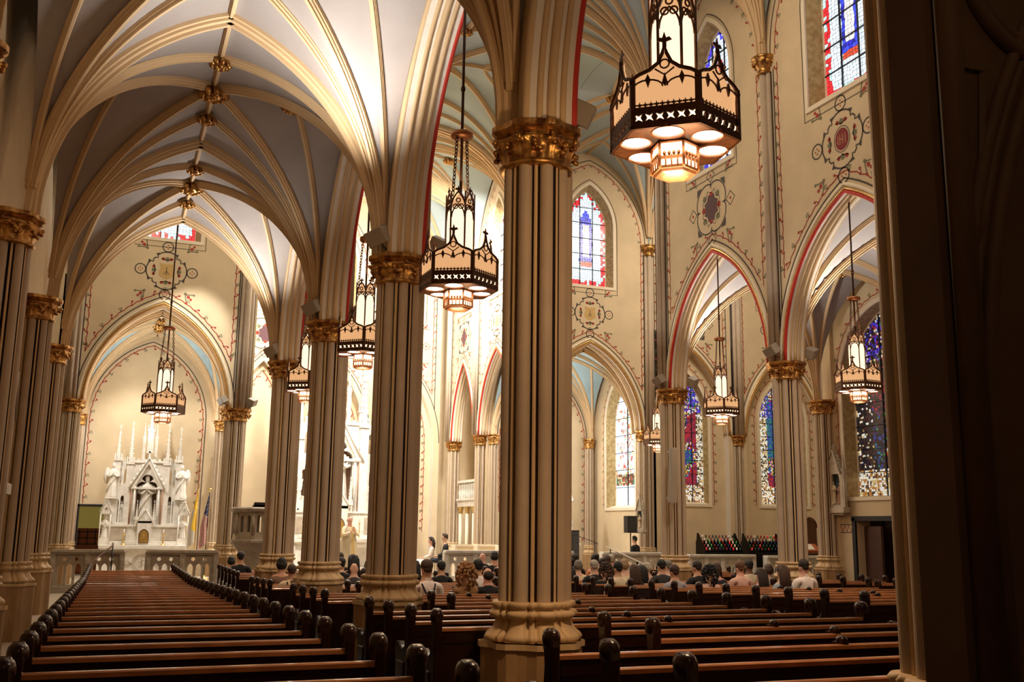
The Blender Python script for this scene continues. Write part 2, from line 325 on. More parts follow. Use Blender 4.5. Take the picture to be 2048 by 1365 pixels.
def window(T, x0, x1, z0, z1, zs, design, name, st=1.0, dep=.34, outline=True, wide=.16, nu=0, cw=.085, bars=(1, 5), reveal='reveal'):
    """T maps (u,v,w) with w>0 pointing INTO the wall; opening in wall = x0-wide.. x1+wide"""
    a = arch(x0, x1, zs, z1-zs); inner = [(x0, z0)]+a+[(x1, z0)]
    o = offs(x0, x1, zs, z1-zs, wide); outer = [(x0-wide, z0-wide*.55)]+o+[(x1+wide, z0-wide*.55)]
    mid = [(x0-.03, z0-.01)]+offs(x0, x1, zs, z1-zs, .03)+[(x1+.03, z0-.01)]
    mb = MB(); R1 = [T(u, v, 0) for u, v in outer]; R2 = [T(u, v, dep*.9) for u, v in mid]; R3 = [T(u, v, dep) for u, v in inner]; n = len(outer)
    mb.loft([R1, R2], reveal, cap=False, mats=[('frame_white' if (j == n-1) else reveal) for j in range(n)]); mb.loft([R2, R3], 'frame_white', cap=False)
    fr = mb.build(name, **STR)
    fm = MB()                                                          # moulded white surround
    o1 = [(x0-wide-.10, z0-wide*.55-.10)]+offs(x0, x1, zs, z1-zs, wide+.10)+[(x1+wide+.10, z0-wide*.55-.10)]
    fm.loft([[T(u, v, 0) for u, v in outer], [T(u, v, -.035) for u, v in outer], [T(u, v, -.035) for u, v in o1], [T(u, v, 0) for u, v in o1]], 'frame_white', cap=False)
    fm.build('window_frame', fr)
    rnd = random.Random(hash((round(x0, 2), round(z0, 2), len(design))) & 0xffff)
    cu = max(5, int((x1-x0)/cw)); cv = int((z1-z0)/cw); g = {}
    for i in range(cu+1):
        for j in range(cv+1):
            jt = .28*cw; g[i, j] = (x0+(x1-x0)*i/cu+(rnd.uniform(-jt, jt) if 0 < i < cu else 0), z0+(z1-z0)*j/cv+(rnd.uniform(-jt, jt) if 0 < j < cv else 0))
    ar = (x1-x0)/2; xm = (x0+x1)/2; h = z1-zs; R = (ar*ar+h*h)/(2*ar)
    def half(z):
        if z <= zs: return ar
        d = z-zs; return max(0, sqrt(max(0, R*R-d*d))-(R-ar))
    vs = []; fs = []; cols = []
    for i in range(cu):
        for j in range(cv):
            q = [g[i, j], g[i+1, j], g[i+1, j+1], g[i, j+1]]; cx = sum(p[0] for p in q)/4; cz = sum(p[1] for p in q)/4
            if abs(cx-xm) > half(cz): continue
            q = [(cx+(p[0]-cx)*.90, cz+(p[1]-cz)*.90) for p in q]
            q = [(xm+max(-half(p[1]), min(half(p[1]), p[0]-xm)), min(p[1], z1)) for p in q]
            o_ = len(vs); vs += [T(p[0], p[1], dep-.012) for p in q]; fs.append((o_, o_+1, o_+2, o_+3))
            c = glasscol(design, (cx-xm)/ar, (cz-z0)/(z1-z0), rnd, cx, cz); cols.append(tuple(x*st for x in c))
    me = bpy.data.meshes.new('glass'); me.from_pydata([tuple(v) for v in vs], [], fs); me.materials.append(M['stained'])
    ca = me.color_attributes.new('Col', 'FLOAT_COLOR', 'CORNER')
    for p, c in zip(me.polygons, cols):
        for li in p.loop_indices: ca.data[li].color = (*c, 1)
    go = bpy.data.objects.new('stained_glass', me); COL.objects.link(go); go.parent = fr
    lm = MB(); lm.slab(inner, [], dep+.002, dep+.03, T, 'lead')
    nb, nh = bars
    for i in range(nb):
        u = x0+(x1-x0)*(i+1)/(nb+1); zt = zs+ (sqrt(max(0, R*R-(R-ar+abs(u-xm))**2)))
        lm.box(T(u, (z0+zt)/2, dep-.025), [abs(x)+.02 for x in (T(u, zt, dep-.02)-T(u, z0, dep-.045))], 'lead')
    for j in range(nh):
        z = z0+(z1-z0)*(j+1)/(nh+1); hw = half(z); lm.box(T(xm, z, dep-.025), [abs(x)+.018 for x in (T(xm+hw, z, dep-.02)-T(xm-hw, z, dep-.045))], 'lead')
    lm.build('glazing_bars', fr)
    return outer

# ---------------------------------------------------------------- clustered columns
RING = 120
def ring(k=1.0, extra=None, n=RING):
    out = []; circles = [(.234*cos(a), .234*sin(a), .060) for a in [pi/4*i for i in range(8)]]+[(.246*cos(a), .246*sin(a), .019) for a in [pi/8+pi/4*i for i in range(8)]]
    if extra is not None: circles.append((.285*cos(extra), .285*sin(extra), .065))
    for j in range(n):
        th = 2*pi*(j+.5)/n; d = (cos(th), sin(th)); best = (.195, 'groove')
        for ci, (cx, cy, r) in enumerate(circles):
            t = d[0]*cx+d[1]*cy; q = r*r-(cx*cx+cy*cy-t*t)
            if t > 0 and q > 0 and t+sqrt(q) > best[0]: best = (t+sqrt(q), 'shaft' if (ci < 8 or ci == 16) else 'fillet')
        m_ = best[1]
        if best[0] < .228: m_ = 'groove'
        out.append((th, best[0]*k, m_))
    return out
def column(name, x, y, z0, zb, zn, zt, k=1.0, extra=None, parent=None, label=None, group=None):
    """plinth z0..zb-.26, base to zb, shaft to zn, capital to zt"""
    t = thing(name, (x, y, 0), label, 'column', group)
    R = ring(k, extra); P = lambda off, z, sm=0: [Vector(((r*(1-sm)+.29*k*sm+off)*cos(th), (r*(1-sm)+.29*k*sm+off)*sin(th), z)) for th, r, _ in R]
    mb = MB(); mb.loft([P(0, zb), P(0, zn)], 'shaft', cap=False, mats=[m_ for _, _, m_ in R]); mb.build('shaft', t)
    mb = MB(); sm = .35
    pr = [(.035, .02), (.05, .0), (.035, -.03), (.02, -.04), (.05, -.055), (.065, -.075), (.05, -.105), (.018, -.115), (.02, -.15), (.045, -.2), (.085, -.235), (.10, -.262), (.085, -.285), (.03, -.29)]
    mb.loft([P(o*k*1.15, zb+z, sm) for o, z in pr], 'base_stone', True)
    mb.build('base', t)
    def star(r0, z):
        return [Vector((r0*(1+.05*(1 if (j//2) % 2 else -1))*cos(2*pi*(j+.5)/32), r0*(1+.05*(1 if (j//2) % 2 else -1))*sin(2*pi*(j+.5)/32), z)) for j in range(32)]
    mb = MB(); rp = .405*k; mb.loft([star(rp, zb-.31), star(rp*1.03, zb-.29), star(rp*1.03, zb-.335), star(rp*.98, zb-.345)], 'base_stone', mats=None); mb.loft([star(rp*.98, zb-.345), star(rp*.98, z0)], 'plinth_stone'); mb.build('plinth', t)
    # capital
    H = zt-zn; cap = capital_mesh(R, k, H)
    c = bpy.data.objects.new('capital', cap); COL.objects.link(c); c.parent = t; c.location = (0, 0, zn)
    mb = MB()
    def octo(r0, z, dy=0):
        return [Vector((r0*(1+.045*cos(8*2*pi*j/48))*cos(2*pi*j/48), r0*(1+.045*cos(8*2*pi*j/48))*sin(2*pi*j/48), z)) for j in range(48)]
    h = zt; mb.loft([octo(.31*k, h-.16*k), octo(.35*k, h-.14*k), octo(.35*k, h-.11*k), octo(.375*k, h-.09*k), octo(.36*k, h-.075*k), octo(.40*k, h-.05*k), octo(.40*k, h)], 'gold'); mb.build('abacus', t)
    return t
CAPS = {}
def capital_mesh(R, k, H):
    key = (round(k, 2), round(H, 2), len(R), round(R[0][1], 3))
    if key in CAPS: return CAPS[key]
    mb = MB(); n = 96; rows = 14; rings = []
    for i in range(rows+1):
        t = i/rows; z = (H-.13*k)*t; r = []
        for j in range(n):
            th = 2*pi*j/n; b = .285*k+.075*k*max(0, t-.35)**1.4/(.65**1.4)
            if t < .08: b = .30*k
            lobe = .022*k*abs(sin(8*th))**.5*(1 if .1 < t < .8 else .4); curl = .055*k*max(0, 1-abs(t-.86)/.12)*max(0, cos(8*th))**.4
            cr2 = .04*k*max(0, 1-abs(t-.5)/.12)*max(0, -cos(8*th))**.6
            r.append(Vector(((b+lobe+curl+cr2)*cos(th), (b+lobe+curl+cr2)*sin(th), z)))
        rings.append(r)
    mb.loft(rings, 'gold', True)
    rl = [[Vector((r0*cos(2*pi*j/n), r0*sin(2*pi*j/n), z)) for j in range(n)] for r0, z in ((.27*k, -.03), (.315*k, -.02), (.33*k, .0), (.315*k, .02), (.28*k, .03))]
    mb.loft(rl, 'gold', True)
    rnd = random.Random(3)
    for j in range(16):
        th = 2*pi*j/16; rr = .375*k if j % 2 == 0 else .35*k; zz = (H-.13*k)*(.86 if j % 2 == 0 else .62)
        for q in range(5):
            mb.ell((rr*cos(th)+rnd.uniform(-.03, .03)*k, rr*sin(th)+rnd.uniform(-.03, .03)*k, zz+rnd.uniform(-.04, .04)*k), (.026*k,)*3, 'gold', 6, 4)
    o = mb.build('capital'); me = o.data; bpy.data.objects.remove(o); CAPS[key] = me; return me
FZ = lambda y: -.0245*min(max(y, -2), 4.4*S)          # raked nave floor
Ys = [.69, 1.69, 2.69, 3.69, 4.69]; XL, XR = .7075, 2.7785
NK, CT = .6766*S+CZ, .752*S+CZ; BT = -.1289*S+CZ
ordn = ['foremost, dark', 'nearest and tallest in view, just right of centre', 'second from the tallest one, beside its left', 'third, left of two larger piers', 'fourth and farthest, at the transept edge']
for i, Y in enumerate(Ys):
    lab = ['dark clustered column shaft filling the right edge of the view', 'big clustered cream column with gold capital standing nearest, right of centre', 'clustered cream column with gold capital directly left of the nearest big one',
           'clustered cream column third in the left arcade, behind the second pair of lamps', 'farthest free clustered column of the left arcade, before the pulpit'][i]
    column('clustered_column', XL*S if i else .7315*S, Y*S if i else .715*S, -.55, BT, NK, CT, extra=0, label=lab)
for i, Y in enumerate(Ys[2:]):
    lab = ['clustered column of the right arcade hidden behind the dark pier', 'clustered cream column of the right arcade, behind the man in white shirt', 'clustered cream column of the right arcade at the transept corner, nearest the candle racks'][i]
    column('clustered_column', XR*S, Y*S, -.55, BT, NK, CT, extra=pi, label=lab)
for X, lab in ((XL, 'crossing pier left of the chancel, beside the pulpit'), (XR, 'crossing pier right of the chancel, mostly behind the nearest column')):
    column('crossing_pier', X*S, 6.78*S, -.55, BT, NK, CT, k=1.12, label='cream clustered '+lab)
for X, lab in ((XL, 'left'), (XR, 'right')):
    for Y, q in ((7.745, 'front'), (8.464, 'rear')):
        column('chancel_pier', X*S, Y*S, -.5, BT, NK, CT, k=.85, label='bright clustered pier with gold capital on the %s side of the chancel, %s one' % (lab, q))
for Y, lab in ((.69, 'nearest, out of sight'), (1.69, 'at the far left edge of the view'), (2.69, 'first with its whole gold capital in view'), (3.69, 'second with its whole capital in view'), (4.69, 'third, beside the transept')):
    column('wall_pilaster', -.30*S, Y*S, -.5, BT, NK, CT, k=.95, label='engaged clustered pilaster on the dark left wall, '+lab)
for Y, lab in ((2.69, 'behind the dark pier'), (3.69, 'between the two large windows'), (4.69, 'at the corner beside the carved niche')):
    column('wall_pilaster', 3.775*S, Y*S, -.5, BT, NK, CT, k=.9, label='engaged clustered pilaster on the right aisle wall, '+lab)
for X, Y, k, lab in ((-.29, 6.74, .95, 'left of the side chapel arch'), (3.775, 6.78, .95, 'right of the right chapel arch'), (4.59, 6.78, .95, 'between the two candle racks'), (5.45, 6.78, .95, 'at the far right transept corner'),
                     (-.26, 7.58, .55, 'left back corner of the left side chapel'), (.69, 7.60, .55, 'right back corner of the left side chapel'), (3.70, 7.62, .6, 'right back corner of the right chapel'), (2.84, 7.62, .6, 'left back corner of the right chapel')):
    column('wall_pilaster', X*S, Y*S, -.5, BT, NK, CT, k=k, label='engaged cream pilaster with gold capital '+lab)

# ---------------------------------------------------------------- vaults
def prof(t, a, h):                       # t: 0 apex .. 1 springing
    R = (a*a+h*h)/(2*a); d = a*(1-min(1, abs(t))); return sqrt(max(0, R*R-(R-d)**2)) if R > 0 else 0
def vault(x0, x1, y0, y1, zs, h, web, name, big=False, rw=.105, tier=True, bosses=True, ends=(True, True), ridge=True, label=None):
    cx, cy, a, l = (x0+x1)/2, (y0+y1)/2, (x1-x0)/2, (y1-y0)/2
    def Z(x, y): return zs+max(prof((x-cx)/a, a, h), prof((y-cy)/l, l, h))
    N = 32; mb = MB(); vs = [Vector((x0+(x1-x0)*i/N, y0+(y1-y0)*j/N, Z(x0+(x1-x0)*i/N, y0+(y1-y0)*j/N))) for i in range(N+1) for j in range(N+1)]
    mb.add(vs, [(i*(N+1)+j, (i+1)*(N+1)+j, (i+1)*(N+1)+j+1, i*(N+1)+j+1) for i in range(N) for j in range(N)], web, True)
    C_ = mb.build(name, rec=False, **STR)
    def rib(p, q, w, d, nm, n=26, s0=0.0):
        mb = MB(); p = Vector(p); q = Vector(q); dr = (q-p).normalized(); b = Vector((-dr.y, dr.x, 0)); pts = []
        for i in range(n+1):
            s = (i/n)**1.5 if s0 is not None else i/n
            x = p.x+(q.x-p.x)*s; y = p.y+(q.y-p.y)*s; pts.append(Vector((x, y, Z(x, y))))
        if s0 is not None and abs(Z(p.x, p.y)-zs) < .05: pts[0].z = zs-.05
        rings = []
        for i, P in enumerate(pts):
            t = (pts[min(i+1, n)]-pts[max(i-1, 0)]).normalized(); nn = t.cross(b); nn = nn if nn.z < 0 else -nn
            if abs(nn.z) < .05: nn = Vector((dr.x, dr.y, 0)) if s0 is not None else nn
            rings.append([P+b*(w*u)+nn*(d*v) for u, v in ((-.5, -.1), (-.5, .32), (-.36, .40), (-.36, .62), (-.17, .74), (-.17, 1), (.17, 1), (.17, .74), (.36, .62), (.36, .40), (.5, .32), (.5, -.1))])
        mats = ['rib', 'rib_line', 'rib', 'rib_line', 'rib', 'rib', 'rib', 'rib_line', 'rib', 'rib_line', 'rib', 'rib']
        mb.loft(rings, 'rib', False, mats=['rib', 'rib', 'rib', 'rib', 'rib', 'rib', 'rib', 'rib', 'rib', 'rib', 'rib', 'rib']); return mb.build(nm, C_)
    e = .16*rw/.13
    cor = [(x0, y0), (x1, y0), (x0, y1), (x1, y1)]
    for (X, Y) in cor:
        sx = 1 if X < cx else -1; sy = 1 if Y < cy else -1; st = (X+sx*.02, Y+sy*.02, 0)
        rib(st, (cx, cy, 0), rw, rw*1.1, 'diagonal_rib')
        if tier:
            rib((X+sx*.03, Y+sy*.01, 0), (cx, cy-sy*l*.46, 0), rw*.92, rw, 'tierceron_rib')
            rib((X+sx*.01, Y+sy*.03, 0), (cx-sx*a*.56, cy, 0), rw*.8, rw*.8, 'tierceron_rib')
            if big: rib((X+sx*.03, Y, 0), (cx, cy-sy*l*.73, 0), rw*.8, rw*.8, 'tierceron_rib'); rib((X, Y+sy*.03, 0), (cx-sx*a*.28, cy, 0), rw*.7, rw*.7, 'tierceron_rib')
    if ridge:
        rib((cx, y0, 0), (cx, y1, 0), rw*.8, rw*.8, 'ridge_rib', s0=None)
        rib((cx-a*.56 if tier else x0, cy, 0), (cx+a*.56 if tier else x1, cy, 0), rw*.7, rw*.7, 'ridge_rib', s0=None)
    for k_, Y in enumerate((y0, y1)):
        if not ends[k_]: continue
        for sx in (0, 1):
            X = x0 if sx == 0 else x1; rib((X, Y, 0), (cx, Y, 0), rw*1.4, rw*1.5, 'transverse_rib')
    if bosses:
        r = .155 if not big else .17
        for bx, by, rr in ((cx, cy, 1.15), (cx, cy-l*.46, .8), (cx, cy+l*.46, .8), (cx-a*.56, cy, 1.0), (cx+a*.56, cy, 1.0)):
            mb = MB(); R0 = rr*r*1.25; z = Z(bx, by)-rw*1.15; rnd = random.Random(5)
            mb.ell((0, 0, 0), (R0*.8, R0*.8, R0*.5), 'gold', 10, 6)
            for q in range(9):
                th = q*2*pi/9; mb.ell((R0*.75*cos(th), R0*.75*sin(th), -R0*.1), (R0*.3, R0*.3, R0*.35), 'gold', 6, 5)
                if q % 2: mb.ell((R0*.35*cos(th), R0*.35*sin(th), -R0*.4), (R0*.24,)*3, 'gold', 6, 5)
            o = mb.build('boss', C_); o.location = (bx, by, z)
    return C_
AH = 1.405*S+CZ-CT
AZ = CT
ax0, ax1 = -.265*S, .66*S
for k in range(-1, 4):
    y0 = (k+1)*S+.69*S-S*1.0+S if False else (Ys[k] if k >= 0 else -.31)*S
    y1 = Ys[k+1]*S
    vault(ax0, ax1, y0, y1, AZ, AH, 'web_grey', 'ceiling_%d' % (k+2), ends=(k == -1, True))
bx0, bx1 = 2.825*S, 3.75*S
for k in range(1, 4): vault(bx0, bx1, Ys[k]*S, Ys[k+1]*S, AZ, AH, 'web_grey', 'ceiling_%d' % (k+10), ends=(k == 1, True))
for k, (x0, x1) in enumerate(((-.25, .66), (2.83, 3.73))): vault(x0*S, x1*S, 6.86*S, 7.62*S, AZ, AH-.1, 'web_sky', 'ceiling_%d' % (k+20), ends=(True, True))
HZ = 2.215*S+CZ; HH = 2.93*S-2.215*S
nx0, nx1 = .77*S, 2.716*S
for k in range(0, 4): vault(nx0, nx1, Ys[k]*S, Ys[k+1]*S, HZ, HH, 'web_blue', 'ceiling_%d' % (k+30), big=True, rw=.125, ends=(k == 0, True))
vault(nx0, nx1, 4.69*S, 6.76*S, HZ, HH, 'web_blue', 'ceiling_40', big=True, rw=.14, ends=(False, True))
vault(2.716*S, 3.80*S, 4.69*S, 6.74*S, HZ, HH, 'web_blue', 'ceiling_41', big=True, rw=.13, ends=(True, False))
vault(3.80*S, 5.5*S, 4.69*S, 6.74*S, HZ, HH, 'web_blue', 'ceiling_42', rw=.13, ends=(False, False))
vault(-.31*S, .77*S, 4.69*S, 6.74*S, HZ, HH, 'web_blue', 'ceiling_43', rw=.13, ends=(False, False))
vault(-2.0*S, -.31*S, 4.69*S, 6.74*S, HZ, HH, 'web_blue', 'ceiling_44', rw=.13, tier=False, ends=(False, False))
vault(nx0, nx1, 6.80*S, 7.745*S, HZ, HH, 'web_blue', 'ceiling_45', big=True, rw=.14, ends=(True, True))
vault(nx0, nx1, 7.745*S, 8.62*S, HZ, HH, 'web_blue', 'ceiling_46', rw=.14, ends=(False, True))

# ---------------------------------------------------------------- walls with arches, windows and stencils
zA = 1.395*S+CZ; TOP = 3.02*S+CZ
WZ0, WZ1, WZS = 1.87*S+CZ, 2.62*S+CZ, 2.33*S+CZ
def bay_wall(name, T, u0, u1, thick, half, za=zA, win=None, wdes='c', med='A', zbot=None, top=TOP, pier=.24, rings=True, ringm='red', blind=False, whalf=.76, st=1.0, vines=True, wname='window_1', rise=None):
    """one storey-high bay between two piers. T(u,v,w): w>0 into the wall."""
    um = (u0+u1)/2; zs = CT if zbot is None else zbot; mb = MB(); a = arch(um-half, um+half, CT, za-CT, 18)
    hole_l, hole_r = um-half, um+half
    if blind: outer = [(u0, zs), (hole_l, zs)]+[(hole_l, CT)]*0+a+[(hole_r, zs), (u1, zs), (u1, top), (u0, top)]
    else: outer = [(u0, zs)]+([(hole_l, zs)] if zs < CT-.01 else [])+a+([(hole_r, zs)] if zs < CT-.01 else [])+[(u1, zs), (u1, top), (u0, top)]
    holes = []
    if win:
        w = .16; holes = [[(um-whalf-w, WZ0-w*.55)]+offs(um-whalf, um+whalf, WZS, WZ1-WZS, w)+[(um+whalf+w, WZ0-w*.55)]]
    mb.slab(outer, holes, 0, thick, T, 'cream', 'soffit'); wo = mb.build(name, rec=True, **STR)
    if win: window(T, um-whalf, um+whalf, WZ0, WZ1, WZS, wdes, wname, st=st, bars=(2, 5))
    sm = MB(); Ts = lambda u, v, w=0: T(u, v, -.004-w)
    ao = lambda d: offs(um-half, um+half, CT, za-CT, d, 18)
    if rings:                                                  # moulded archivolt, red and gold lines
        rm = MB()
        def bead(d, r, m_, w=0):
            p = ao(d); rm.tube([T(u, v, w) for u, v in p], r, m_, 6)
        bead(.02, .035, ringm, -.005); bead(.075, .03, 'gold_plain'); bead(.14, .045, 'frame_white'); bead(-.005, .03, 'rib', thick*.25); bead(-.005, .045, 'rib', thick*.5); bead(-.005, .03, 'rib', thick*.75); bead(.03, .04, 'rib', thick)
        rm.build('archivolt', wo)
    sm.ribbon(ao(.24), .034, Ts, 'line'); 
    L = u0+pier; Rr = u1-pier
    # black fillets beside the piers, joining the arch line
    def zat(u):
        p = ao(.24)
        for i in range(len(p)-1):
            if (p[i][0]-u)*(p[i+1][0]-u) <= 0 and abs(p[i+1][0]-p[i][0]) > 1e-6: return p[i][1]+(u-p[i][0])/(p[i+1][0]-p[i][0])*(p[i+1][1]-p[i][1])
        return CT
    for u in (L, Rr): sm.ribbon([(u, max(CT+.05, zat(u))), (u, HZ-.3)], .034, Ts, 'line')
    if vines:
        dz = .12; vt = prof  # vine follows the piers, then the wall rib
        zb = max(CT+.9, zat(L+.18)+.2); 
        vine(sm, [(L+.13, zb), (L+.13, HZ-.2)], Ts, 1); vine(sm, [(Rr-.13, zb), (Rr-.13, HZ-.2)], Ts, -1)
        p = [q for q in ao(.36) if q[0] > L+.12 and q[0] < Rr-.12 and q[1] > zb-.3]; vine(sm, p, Ts, 1)
        wr = [q for q in arch(u0+.15, u1-.15, HZ, HH-.30, 14)]; wr2 = [q for q in arch(u0+.32, u1-.32, HZ, HH-.46, 14)]
        sm.ribbon(wr, .034, Ts, 'line'); vine(sm, wr2, Ts, -1)
    if med: medal(sm, (um, 1.632*S+CZ), Ts, med, 1.12 if med != 'B' else 1.22)
    if win:
        w = .16+.16; o = [(um-whalf-w, WZ0-.36)]+offs(um-whalf, um+whalf, WZS, WZ1-WZS, w)+[(um+whalf+w, WZ0-.36)]
        sm.ribbon(o, .026, Ts, 'line', closed=True)
    sm.build('stencil', wo); return wo
def upper_shaft(T, u, z0=CT, z1=None, k=1.0, name='trim_1', cap=True):
    z1 = z1 or 2.14*S+CZ; mb = MB()
    for du, r, w in ((0, .075, -.10), (-.11, .055, -.04), (.11, .055, -.04)):
        mb.tube([T(u+du*k, z0, w*k), T(u+du*k, z1, w*k)], r*k, 'shaft', 12)
    for du in (-.055, .055, -.175, .175): mb.tube([T(u+du*k, z0, -.01), T(u+du*k, z1, -.01)], .011*k, 'groove', 4)
    o = mb.build(name, **STR)
    if cap:
        c = MB(); a0 = T(u, z1, -.05)
        c.lathe(a0, [(.14*k, -.02), (.19*k, 0), (.15*k, .03), (.15*k, .1), (.22*k, .24), (.26*k, .27), (.22*k, .29), (.28*k, .33), (.28*k, .37)], 'gold', 16)
        for j in range(10): c.ell(a0+Vector((.23*k*cos(j*.628), .23*k*sin(j*.628), .23)), (.05, .05, .06), 'gold', 6, 5)
        c.build('capital', o)
    return o
# right arcade (nave face looks to -X) and left arcade (nave face looks to +X)
TR = lambda u, v, w=0: Vector((2.73*S+w, u, v)); TL = lambda u, v, w=0: Vector((.756*S-w, u, v))
hw = .4325*S; th = .095*S
des = ['cb', 'c', 'c', 'cbr']; med = ['A', 'B', 'C', 'B']
for k in range(0, 4):
    bay_wall('wall_nave_right', TR, Ys[k]*S, Ys[k+1]*S, th, hw, win=True, wdes=des[k], med=med[k], wname='window_%d' % (k+1), st=1.25)
    bay_wall('wall_nave_left', TL, Ys[k]*S, Ys[k+1]*S, th, hw, win=True, wdes='c', med=med[k], wname='window_%d' % (k+11), vines=False, st=1.0)
for i, Y in enumerate(Ys):
    upper_shaft(TR, Y*S, name='trim_%d' % (i+1)); upper_shaft(TL, Y*S, name='trim_%d' % (i+11))
# the wall facing the nave at the far side of the transept
FY = 6.74*S; TF = lambda u, v, w=0: Vector((u, FY+w, v)); thf = .10*S
hf = .43*S
for k, (xa, xb, xc, hh, des_, md, vi) in enumerate(((-.31, .72, .205, hf, 'c', 'A', True), (2.766, 3.80, 3.282, hf, 'c', 'A', True), (3.80, 4.59, 4.17, .33*S, 'cbr', 'B', True), (4.59, 5.5, 5.03, .36*S, 'c', 'C', True))):
    # walls are built symmetric about the arch centre
    half_w = min(xc-xa, xb-xc); u0, u1 = (xc-half_w)*S, (xc+half_w)*S
    bay_wall('wall_transept_front', TF, u0, u1, thf, hh, zbot=(CT if k < 2 else -.5), za=(zA if k < 2 else 1.405*S+CZ), win=True, wdes=des_, med=md, wname='window_%d' % (k+21), pier=.20, st=1.35, ringm='rib_line')
    if k >= 2:                                         # blind arch with a tall figure window
        mb = MB(); z0w, z1w, zsw = .225*S+CZ, 1.20*S+CZ, .88*S+CZ; x0w, x1w = ((4.02, 4.32) if k == 2 else (4.86, 5.26)); x0w *= S; x1w *= S; Tb = lambda u, v, w=0: Vector((u, FY+.28+w, v))
        wd = .12; out = [(x0w-wd, z0w-wd*.55)]+offs(x0w, x1w, zsw, z1w-zsw, wd)+[(x1w+wd, z0w-wd*.55)]
        mb.slab([(u0, -.5), (u1, -.5), (u1, zA+.4), (u0, zA+.4)], [out], 0, .3, Tb, 'cream'); bk = mb.build('wall_transept_front', **STR)
        window(Tb, x0w, x1w, z0w, z1w, zsw, 'f' if k == 2 else 'fa', 'window_%d' % (k+30), st=.95, dep=.2, wide=wd, cw=.05, bars=(2, 8), reveal='reveal')
        sm = MB(); Ts = lambda u, v, w=0: Tb(u, v, -.004-w); o2 = offs(x0w, x1w, zsw, z1w-zsw, wd+.22)
        vine(sm, [(x0w-wd-.22, z0w-.1)]+o2+[(x1w+wd+.22, z0w-.1)], Ts, 1); sm.build('stencil', bk)
for i, X in enumerate((-.31, 3.79, 4.60, 5.45, .735, 2.752)): upper_shaft(TF, X*S, name='trim_%d' % (i+31), k=1.25 if i != 1 else 1.1)
# chancel opening surround + fillers
mb = MB()
for x0, x1 in ((-2.4, -.325), (5.48, 5.7)): mb.slab([(x0*S, -.6), (x1*S, -.6), (x1*S, TOP), (x0*S, TOP)], [], 0, thf, TF, 'cream')
a = arch(.80*S, 2.69*S, HZ, HH-.15, 18); mb.slab([(.70*S, CT)]+[(.80*S, CT)]+a+[(2.69*S, CT), (2.80*S, CT), (2.80*S, TOP), (.70*S, TOP)], [], 0, thf*.8, TF, 'cream', 'soffit')
mb.build('wall_transept_front', **STR)
# chancel side walls, chapel walls, apse end wall
for s_, (T_, nm) in enumerate(((lambda u, v, w=0: Vector((.756*S-w, u, v)), 'wall_chancel_left'), (lambda u, v, w=0: Vector((2.73*S+w, u, v)), 'wall_chancel_right'))):
    bay_wall(nm, T_, 6.84*S, 7.745*S, th, .385*S, win=True, wdes='c', med='A', wname='window_%d' % (40+s_), whalf=.6, st=1.4)
    bay_wall(nm, T_, 7.745*S, 8.464*S, th, .285*S, win=True, wdes='cr', med='B', wname='window_%d' % (42+s_), whalf=.5, st=1.4)
    for q, Y in enumerate((7.745, 8.464)): upper_shaft(T_, Y*S, name='trim_%d' % (44+q+2*s_))
    # passage behind the narrow arch, closed by a pale wall
    mb = MB(); T2 = (lambda u, v, w=0: Vector((.36*S-w, u, v))) if s_ == 0 else (lambda u, v, w=0: Vector((3.12*S+w, u, v)))
    mb.slab([(7.745*S, -.5), (8.7*S, -.5), (8.7*S, 8.4), (7.745*S, 8.4)], [], 0, .2, T2, 'cream'); mb.build(nm, **STR)
EY = 8.66*S; TE = lambda u, v, w=0: Vector((u, EY+w, v)); mb = MB()
mb.slab([(.3*S, -.5), (3.2*S, -.5), (3.2*S, TOP), (.3*S, TOP)], [], .3, .5, TE, 'cream'); mb.build('wall_apse', **STR)
for k, (xa, xb) in enumerate(((.79, 1.43), (1.43, 2.06), (2.06, 2.70))):
    bay_wall('wall_apse', TE, xa*S, xb*S, .28, .265*S, zbot=-.5, win=(True), wdes='c', med='B', wname='window_%d' % (50+k), whalf=.46, st=1.4, rings=False, blind=True)
    sm = MB(); Ts = lambda u, v, w=0: TE(u, v, .29-w); xm = (xa+xb)/2*S; vine(sm, [(xm-.2*S, 1.3)]+arch(xm-.2*S, xm+.2*S, CT, zA-CT-.35)+[(xm+.2*S, 1.3)], Ts, -1); sm.build('trim_%d' % (60+k), **STR)
CYB = 7.68*S
